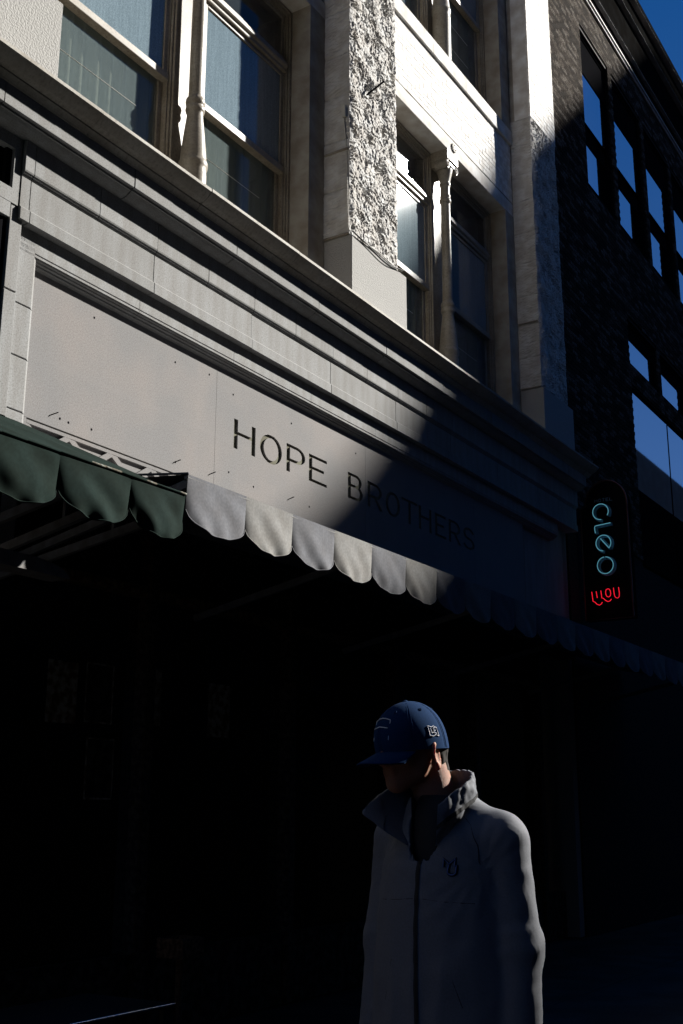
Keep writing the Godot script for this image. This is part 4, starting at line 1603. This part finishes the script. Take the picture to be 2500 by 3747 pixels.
func jacket_field(p: Vector3) -> float:
	var q := to_body(p)
	var d := torso(q)
	d = maxf(d, maxf(q.y - 1.545, 0.86 - q.y))
	var low := clampf((1.44 - q.y) / 0.10, 0.0, 1.0)
	for s in [-1.0, 1.0]:
		var sh := capsule(q, Vector3(s * 0.05, 1.500, 0.0), Vector3(s * 0.152, 1.440, -0.005), 0.045, 0.062)
		var up := capsule(q, Vector3(s * 0.166, 1.425, -0.005), Vector3(s * 0.203, 1.17, 0.004), 0.069, 0.061)
		var lo := capsule(q, Vector3(s * 0.203, 1.17, 0.004), Vector3(s * 0.214, 0.93, 0.030), 0.061, 0.052)
		var arm := smin(up, lo, 0.03)
		# wrinkles that wind round the sleeve
		var wob := fold_n.get_noise_3d(q.x * 40.0, q.y * 40.0, q.z * 40.0)
		var w1: float = sin(q.y * 62.0 + q.z * 30.0 * s + wob * 5.0)
		var elb := exp(-pow((q.y - 1.18) / 0.10, 2.0)) + 0.5 * exp(-pow((q.y - 0.97) / 0.06, 2.0)) + 0.35 * exp(-pow((q.y - 1.36) / 0.06, 2.0))
		arm -= 0.0036 * elb * (1.0 - absf(w1)) * (0.5 + 0.5 * clampf(wob * 2.0 + 0.6, 0.0, 1.0))
		d = smin(d, smin(sh, arm, 0.05), lerpf(0.040, 0.009, low))
	# drape: pulls that fan out from the armpits, and long soft folds toward the hem
	var n1 := fold_n.get_noise_3d(q.x * 26.0, q.y * 22.0, q.z * 26.0)
	for s in [-1.0, 1.0]:
		var ax: float = q.x - s * 0.150
		var ay := q.y - 1.37
		var dist := sqrt(ax * ax + ay * ay + 0.0004)
		var fan: float = sin(atan2(ay, ax * s) * 8.0 + n1 * 4.0)
		d -= 0.0060 * exp(-dist / 0.11) * (1.0 - absf(fan)) * clampf(q.z * 30.0 + 0.5, 0.0, 1.0)
	var hem := clampf((1.32 - q.y) / 0.35, 0.0, 1.0)
	d -= 0.007 * hem * (1.0 - absf(sin(q.x * 26.0 + q.z * 14.0 + n1 * 3.5)))
	d += 0.0025 * fold_n.get_noise_3d(q.x * 170.0, q.y * 120.0, q.z * 170.0)
	# loose hem drawn in
	d += 0.012 * clampf((0.90 - q.y) / 0.03, 0.0, 1.0)
	# opening for the neck
	var neck := capsule(q, Vector3(0, 1.40, 0.10), Vector3(0, 1.60, 0.035), 0.050, 0.080)
	return maxf(d, -neck)

func skin_field(p: Vector3) -> float:
	var q := head_inv * (p - HEAD_AT)
	var d := ellipsoid(q, Vector3(0, 0.012, -0.012), Vector3(0.074, 0.088, 0.093))
	d = smin(d, ellipsoid(q, Vector3(0, -0.045, 0.03), Vector3(0.057, 0.075, 0.062)), 0.04)
	d = smin(d, capsule(q, Vector3(-0.036, -0.085, 0.028), Vector3(0.0, -0.108, 0.068), 0.022, 0.020), 0.03)
	d = smin(d, capsule(q, Vector3(0.036, -0.085, 0.028), Vector3(0.0, -0.108, 0.068), 0.022, 0.020), 0.03)
	d = smin(d, capsule(q, Vector3(0, 0.0, 0.076), Vector3(0, -0.044, 0.106), 0.009, 0.014), 0.018)
	for s in [-1.0, 1.0]:
		d = smin(d, ellipsoid(q, Vector3(s * 0.012, -0.046, 0.096), Vector3(0.009, 0.008, 0.011)), 0.01)
		d = smin(d, capsule(q, Vector3(s * 0.012, 0.018, 0.083), Vector3(s * 0.046, 0.016, 0.068), 0.010, 0.009), 0.018)
		d = maxf(d, -(ellipsoid(q, Vector3(s * 0.032, -0.003, 0.090), Vector3(0.018, 0.012, 0.013))) * 0.6 - 0.004)
		d = smin(d, ellipsoid(q, Vector3(s * 0.031, -0.004, 0.071), Vector3(0.0125, 0.0125, 0.0125)), 0.004)
		d = smin(d, ellipsoid(q, Vector3(s * 0.045, -0.038, 0.055), Vector3(0.020, 0.022, 0.020)), 0.02)
	d = smin(d, capsule(q, Vector3(-0.018, -0.071, 0.088), Vector3(0.018, -0.071, 0.088), 0.006, 0.006), 0.009)
	d = smin(d, capsule(q, Vector3(-0.016, -0.082, 0.086), Vector3(0.016, -0.082, 0.086), 0.0065, 0.0065), 0.009)
	# neck
	var n := capsule(p, hd(0, -0.05, -0.052), bd(0, 1.40, 0.01), 0.056, 0.060)
	d = smin(d, n, 0.03)
	# behind the jaw and the mastoid
	for s in [-1.0, 1.0]:
		d = smin(d, capsule(q, Vector3(s * 0.058, -0.03, -0.012), Vector3(s * 0.05, -0.082, 0.02), 0.014, 0.016), 0.02)
		# ear: plate, rim, lobe
		var c := Vector3(s * 0.080, -0.050, -0.016)
		var e := q - c
		e = Vector3(e.x * s, e.y, e.z).rotated(Vector3.UP, -0.58).rotated(Vector3.RIGHT, -0.22)
		var r := Vector2(e.y / 0.0345, (e.z + 0.001) / 0.0205).length()
		var plate_d := maxf(absf(e.x - 0.004 * r) - 0.0035, (r - 1.0) * 0.019)
		var rim := Vector2((r - 0.92) * 0.021, e.x - 0.006).length() - 0.0048
		if e.z > 0.012:
			rim += (e.z - 0.012) * 2.0
		var lobe := ellipsoid(e, Vector3(0.001, -0.030, 0.004), Vector3(0.005, 0.010, 0.008))
		d = smin(d, smin(smin(plate_d, rim, 0.004), lobe, 0.006), 0.006)
	return d

func hair_field(p: Vector3) -> float:
	var q := head_inv * (p - HEAD_AT)
	var d := ellipsoid(q, Vector3(0, 0.012, -0.012), Vector3(0.074, 0.088, 0.093))
	d = smin(d, capsule(p, hd(0, -0.05, -0.052), bd(0, 1.40, 0.01), 0.056, 0.060), 0.04)
	d -= 0.006 + 0.0045 * fold_n.get_noise_3d(q.x * 900.0, q.y * 420.0, q.z * 900.0) - 0.006 * clampf((-0.03 - q.y) / 0.05, 0.0, 1.0)
	# only behind the ears, down to the nape
	var edge := -0.104 + 0.12 * clampf((q.z + 0.075) / 0.10, 0.0, 1.0)
	d = maxf(d, edge - q.y + 0.006 * fold_n.get_noise_3d(q.x * 500.0, 3.0, q.z * 500.0))
	d = maxf(d, q.z + 0.012 + 0.10 * maxf(0.0, -q.y - 0.0) * 0.6)
	d = maxf(d, q.y + 0.022)
	return d

func legs_field(p: Vector3) -> float:
	var q := to_body(p)
	var d := ellipsoid(q, Vector3(0, 0.95, -0.005), Vector3(0.175, 0.13, 0.125))
	d = smin(d, smin(capsule(q, Vector3(0.09, 0.88, 0), Vector3(0.105, 0.49, 0.06), 0.095, 0.068), capsule(q, Vector3(0.105, 0.49, 0.06), Vector3(0.11, 0.07, 0.0), 0.066, 0.056), 0.03), 0.04)
	d = smin(d, smin(capsule(q, Vector3(-0.09, 0.88, 0), Vector3(-0.10, 0.49, -0.02), 0.095, 0.068), capsule(q, Vector3(-0.10, 0.49, -0.02), Vector3(-0.105, 0.08, -0.17), 0.066, 0.056), 0.03), 0.04)
	d += 0.006 * fold_n.get_noise_3d(q.x * 90.0, q.y * 110.0, q.z * 90.0)
	return maxf(d, 0.035 - q.y)

func passer_by() -> void:
	fold_n = noise(FastNoiseLite.TYPE_SIMPLEX, 0.06, 2, 77)
	var person := thing("person", "man in navy cap and light grey jacket with raised collar, looking down left", "person", Vector3(2.9412, 0, 4.0035))
	person.rotation.y = -deg_to_rad(57.868)
	# head axes: x to his left, z where he looks
	var yb := Basis(Vector3(cos(HEAD_TURN), 0, sin(HEAD_TURN)), Vector3.UP, Vector3(-sin(HEAD_TURN), 0, cos(HEAD_TURN)))
	head_basis = yb * Basis(Vector3.RIGHT, 0.17) * Basis(Vector3.BACK, 0.02)
	head_inv = head_basis.inverse()
	var skin := mat(lin(0.33, 0.155, 0.098), 0.6, T.grain, 6.0, T.fine, 0.15)
	skin.uv1_world_triplanar = false
	skin.subsurf_scatter_enabled = true
	skin.subsurf_scatter_strength = 0.35
	var cloth := mat(lin(0.165, 0.172, 0.195), 0.8, T.weave, 9.0)
	var navy := over(mat(lin(0.010, 0.042, 0.125), 0.9, T.weave, 14.0), T.grain, 5.0)
	navy.metallic_specular = 0.15
	var black := mat(lin(0.012, 0.012, 0.014), 0.7)
	var white := mat(lin(0.62, 0.62, 0.66), 0.7)
	var me := nets(skin_field, Vector3(-0.26, 1.36, -0.20), Vector3(0.08, 1.80, 0.22), 0.0045, 1.25)
	me.surface_set_material(0, skin)
	var body := obj("body", me, person)
	hands(body, skin)
	me = nets(hair_field, Vector3(-0.24, 1.54, -0.16), Vector3(0.05, 1.78, 0.16), 0.005, 1.4)
	me.surface_set_material(0, mat(lin(0.014, 0.010, 0.007), 0.9, T.grain, 12.0))
	obj("hair", me, person)
	me = nets(jacket_field, Vector3(-0.36, 0.82, -0.34), Vector3(0.36, 1.60, 0.36), 0.0088, 1.6)
	me.surface_set_material(0, cloth)
	var jacket := obj("jacket", me, person)
	collar(jacket, cloth, black)
	smooth_obj("shirt", [ring(0.076, 1.30, 0.045), ring(0.074, 1.42, 0.05), ring(0.070, 1.50, 0.045), ring(0.064, 1.545, 0.03), ring(0.058, 1.55, 0.03)], black, person, true)
	zip_and_logo(jacket, black, white)
	me = nets(legs_field, Vector3(-0.32, 0.0, -0.36), Vector3(0.32, 1.10, 0.36), 0.018, 1.5)
	me.surface_set_material(0, mat(lin(0.015, 0.016, 0.02), 0.85, T.weave, 6.0))
	obj("trousers", me, person)
	for s in [[0.11, 0.0], [-0.105, -0.17]]:
		var rows := []
		for k in 9:
			var t := k / 8.0
			var row := PackedVector3Array()
			var hw := 0.045 * sqrt(maxf(0.02, 1.0 - pow(absf(t * 2.0 - 1.0), 3.0)))
			var hh := lerpf(0.085, 0.045, t) * (0.5 if k == 8 else 1.0)
			for j in 12:
				var an := TAU * j / 12.0
				row.append(bd(s[0] + hw * cos(an), maxf(0.002, hh * 0.5 + hh * 0.5 * sin(an) * 1.05), s[1] - 0.07 + t * 0.28))
			rows.append(row)
		smooth_obj("shoe", rows, black, person, true)
	cap(person, navy, black, white)

func ring(r: float, y: float, f: float) -> PackedVector3Array:
	var o := PackedVector3Array()
	for k in 24:
		var t := -TAU * k / 24.0
		o.append(bd(r * cos(t), y, f + r * sin(t)))
	return o

func hands(body: Node3D, skin: Material) -> void:
	for s in [-1.0, 1.0]:
		var wrist := Vector3(s * 0.214, 0.91, 0.045)
		var field := func(p: Vector3) -> float:
			var q := to_body(p) - wrist
			q.x *= s
			var d := capsule(q, Vector3(0, 0.06, -0.02), Vector3(0, 0.0, 0.0), 0.026, 0.024)
			d = smin(d, ellipsoid(q, Vector3(-0.004, -0.055, 0.012), Vector3(0.018, 0.052, 0.040)), 0.02)
			for k in 4:
				var z := 0.040 - k * 0.0195
				var ln: float = [0.040, 0.045, 0.042, 0.033][k]
				var a := Vector3(-0.004, -0.095 + (0.006 if k == 3 else 0.0), z)
				var b := a + Vector3(-0.006, -ln, 0.004)
				var c := b + Vector3(-0.020, -ln * 0.62, 0.004)
				var e := c + Vector3(-0.020, -ln * 0.30, 0.0)
				d = smin(d, minf(capsule(q, a, b, 0.0095, 0.0088), minf(capsule(q, b, c, 0.0088, 0.0082), capsule(q, c, e, 0.0082, 0.0068))), 0.005)
			d = smin(d, minf(capsule(q, Vector3(-0.006, -0.03, 0.034), Vector3(-0.014, -0.068, 0.062), 0.014, 0.0105), capsule(q, Vector3(-0.014, -0.068, 0.062), Vector3(-0.022, -0.098, 0.064), 0.0105, 0.008)), 0.012)
			return d
		var c2 := bd(s * 0.207, 0.84, 0.07)
		var me := nets(field, c2 - Vector3(0.10, 0.14, 0.10), c2 + Vector3(0.10, 0.14, 0.10), 0.005, 1.3)
		me.surface_set_material(0, skin)
		obj("hand", me, body)

func collar(jacket: Node3D, cloth: Material, black: Material) -> void:
	var nu := 96
	var nv := 14
	var outer := []
	var inner := []
	var band := []
	for j in nv + 1:
		var v := float(j) / nv
		var ro := PackedVector3Array()
		var ri := PackedVector3Array()
		for i in nu + 1:
			var u := float(i) / nu * 2.0 - 1.0            # -1 his right front end, 0 nape, 1 his left front end
			var an := u * 2.62
			var a := absf(u)
			var fr := clampf((a - 0.55) / 0.45, 0.0, 1.0)
			# base ring
			var rb := 0.084
			var base := Vector3(sin(an) * rb * 1.08, lerpf(1.532, 1.418, a * a), -cos(an) * rb + 0.040 + 0.030 * fr)
			# top ring; the right front end falls open
			var open := 0.105 if u < 0.0 else 0.012
			var rt := 0.090
			var top := Vector3(sin(an) * rt * 1.10 + signf(u) * open * fr, base.y + lerpf(0.088, 0.105, a) - (0.02 * fr if u < 0.0 else 0.0), -cos(an) * rt + 0.046 + (0.075 if u < 0.0 else 0.03) * fr)
			var p := base.lerp(top, v)
			var bulge := 0.010 * sin(v * PI)
			var n := Vector3(sin(an), 0.15, -cos(an))
			var wr := 0.0010 * sin(an * 23.0 + v * 5.0) * v + 0.0045 * fold_n.get_noise_3d(an * 60.0, v * 40.0, 9.0) + 0.003 * sin(an * 7.0 - v * 4.0) * (1.0 - absf(v - 0.5))
			p += n * (bulge + wr)
			p.y += 0.003 * fold_n.get_noise_2d(an * 90.0, 50.0) * v
			ro.append(bd(p.x, p.y, p.z))
			var q := p - n * 0.007
			ri.append(bd(q.x, q.y, q.z))
			if j == 6:
				var bp := p + n * 0.0016
				band.append([bd(bp.x, bp.y - 0.006, bp.z), bd(bp.x, bp.y + 0.006, bp.z)])
		outer.append(ro)
		inner.append(ri)
	var rows := []
	for j in nv + 1:
		rows.append(outer[j])
	for j in nv + 1:
		rows.append(inner[nv - j])
	rows.append(outer[0])
	var c := smooth_obj("collar", rows, cloth, jacket)
	var b0 := PackedVector3Array()
	var b1 := PackedVector3Array()
	for p in band:
		b0.append(p[0])
		b1.append(p[1])
	smooth_obj("dark_piping", [b0, b1], black, c)

# where the jacket's surface is along the body's forward direction
func chest(l: float, y: float, push: float) -> Vector3:
	var f := 0.34
	for k in 400:
		if jacket_field(bd(l, y, f)) < 0.0:
			break
		f -= 0.0008
	return bd(l, y, f + push)

func zip_and_logo(jacket: Node3D, black: Material, white: Material) -> void:
	var a := PackedVector3Array()
	var b := PackedVector3Array()
	for k in 40:
		var y := lerpf(1.435, 0.88, k / 39.0)
		var w := 0.0045 + 0.0006 * sin(k * 1.3)
		var c0 := chest(0.0, y, 0.006)
		a.append(c0 - bd(w, 0, 0))
		b.append(c0 + bd(w, 0, 0))
	smooth_obj("zip", [a, b], black, jacket)
	# stitched seams: armhole, yoke and a slanted pocket
	for line in [[0.075, 1.515, 0.118, 1.47, 0.142, 1.42, 0.150, 1.37, 0.148, 1.33], [0.012, 1.285, 0.06, 1.280, 0.11, 1.277, 0.155, 1.275], [-0.012, 1.285, -0.06, 1.280, -0.11, 1.277, -0.155, 1.275], [0.085, 1.13, 0.125, 1.00], [-0.085, 1.13, -0.125, 1.00]]:
		var pts := []
		for k in range(0, line.size() - 2, 2):
			for j in 5:
				pts.append(chest(lerpf(line[k], line[k + 2], j / 5.0), lerpf(line[k + 1], line[k + 3], j / 5.0), -0.0005))
		tube("seam", pts, 0.0011, black, jacket, 5)
	# two interlocked letters on a dark patch
	var l0 := 0.070
	var y0 := 1.346
	var blue := mat(lin(0.10, 0.14, 0.30), 0.7)
	for pass_k in 2:
		for g in [["M", 0.0, 0.020, 0.028, 0.020], ["U", 0.013, 0.0, 0.019, 0.024]]:
			for line in glyph(g[0], g[3] / g[4]):
				var pts := []
				for k in line.size():
					var p: Vector2 = line[k]
					pts.append(chest(l0 + g[1] + p.x * g[4], y0 + g[2] + p.y * g[4], 0.002 + 0.003 * pass_k))
				tube("emblem_letter" if pass_k == 1 else "emblem_border", pts, 0.0046 if pass_k == 0 else 0.0024, black if pass_k == 0 else blue, jacket, 6)

func cap(person: Node3D, navy: Material, black: Material, white: Material) -> void:
	var rl := 0.091
	var rf := 0.112
	var y0 := -0.030
	var h := 0.138
	var crown := func(an: float, t: float, lift: float) -> Vector3:
		# an 0 front, pi back; t 0 at the band, 1 at the button
		var fl := pow(1.0 - pow(t, 2.5), 0.5)
		var seam := 0.0022 * exp(-pow(fposmod(an + PI / 6.0, PI / 3.0) - PI / 6.0, 2.0) / 0.0009) * (1.0 - t)
		var r := fl * (1.0 + 0.02 * sin(an * 3.0) * t) - seam * 8.0 + lift * 9.0
		var fwd := 0.006 * sin(t * PI) * maxf(0.0, cos(an))
		return hd(sin(an) * rl * r, y0 + h * t + lift * 0.3 + (0.010 * cos(an) * (1.0 - t)), cos(an) * rf * r - 0.008 + fwd)
	var rows := []
	for j in 27:
		var t := 1.0 - pow(1.0 - j / 26.0, 1.6)
		var row := PackedVector3Array()
		for i in 72:
			row.append(crown.call(-TAU * i / 72.0, t, 0.0))
		rows.append(row)
	var c := smooth_obj("cap", rows, navy, person, true)
	var btn := []
	for j in 5:
		var row := PackedVector3Array()
		for i in 12:
			var an := -TAU * i / 12.0
			row.append(hd(sin(an) * 0.008 * cos(j * 0.39), y0 + h - 0.001 + 0.005 * sin(j * 0.39), cos(an) * 0.008 * cos(j * 0.39) - 0.008))
		btn.append(row)
	smooth_obj("button", btn, navy, c, true)
	for k in 6:
		var an := TAU * (k + 0.5) / 6.0
		var ey := []
		for i in 10:
			var e := TAU * i / 10.0
			ey.append(crown.call(an + 0.05 * cos(e), 0.80 + 0.022 * sin(e), 0.0012))
		tube("eyelet", ey, 0.0012, navy, c, 5, true)
		# stitched seams
		for off in [-0.045, 0.045]:
			var sp := []
			for i in 14:
				sp.append(crown.call(TAU * k / 6.0 + off, lerpf(0.02, 0.96, i / 13.0), 0.0002))
			tube("stitching", sp, 0.0006, navy, c, 4)
	# peak
	var top := []
	var bot := []
	for j in 9:
		var s := j / 8.0
		var rt := PackedVector3Array()
		var rb := PackedVector3Array()
		for i in 25:
			var an := lerpf(-1.05, 1.05, i / 24.0)
			var x0 := sin(an) * rl * 0.98
			var z0 := cos(an) * rf * 0.98 - 0.008
			var x1 := sin(an) * 0.092
			var z1 := 0.072 + 0.108 * pow(maxf(0.0, cos(an * 1.42)), 0.6)
			var x := lerpf(x0, x1, s)
			var z := lerpf(z0, z1, s)
			var y := y0 + 0.010 * cos(an) * (1.0 - s) - 0.010 * s - 2.2 * x * x * (0.35 + 0.65 * s)
			rt.append(hd(x, y + 0.002, z))
			rb.append(hd(x, y - 0.002, z))
		top.append(rt)
		bot.append(rb)
	var pk := []
	pk.append_array(top)
	bot.reverse()
	pk.append_array(bot)
	smooth_obj("peak", pk, navy, c)
	# flag outline on his left side
	var flag := func(u: float, v: float) -> Vector3:
		return crown.call(PI * 0.5 + 0.10 + (0.5 - u) * 0.30 * -1.0, 0.26 + 0.20 * v, 0.0016)
	for line in [[0.0, 0.0, 0.0, 1.0, 0.35, 0.82, 0.65, 0.92, 1.0, 0.70, 1.0, -0.12, 0.65, 0.05, 0.35, -0.08, 0.0, 0.0], [0.22, 0.72, 0.26, 0.22, 0.46, 0.30], [0.78, 0.70, 0.56, 0.74, 0.58, 0.22, 0.80, 0.16], [0.58, 0.48, 0.76, 0.46]]:
		var pts := []
		for k in range(0, line.size(), 2):
			pts.append(flag.call(line[k], line[k + 1]))
		for k in pts.size() - 1:
			tube("flag_emblem", [pts[k], pts[k + 1]], 0.0010, white, c, 5)
	# front embroidery, mostly turned away
	for line in [[-0.42, 0.66, -0.2, 0.70, 0.0, 0.71, 0.2, 0.70, 0.42, 0.66], [-0.36, 0.50, 0.0, 0.54, 0.36, 0.50], [-0.42, 0.66, -0.36, 0.25], [0.42, 0.66, 0.36, 0.25]]:
		var pts := []
		for k in range(0, line.size(), 2):
			pts.append(crown.call(line[k], line[k + 1], 0.0016))
		tube("front_emblem", pts, 0.0014, white, c, 5)
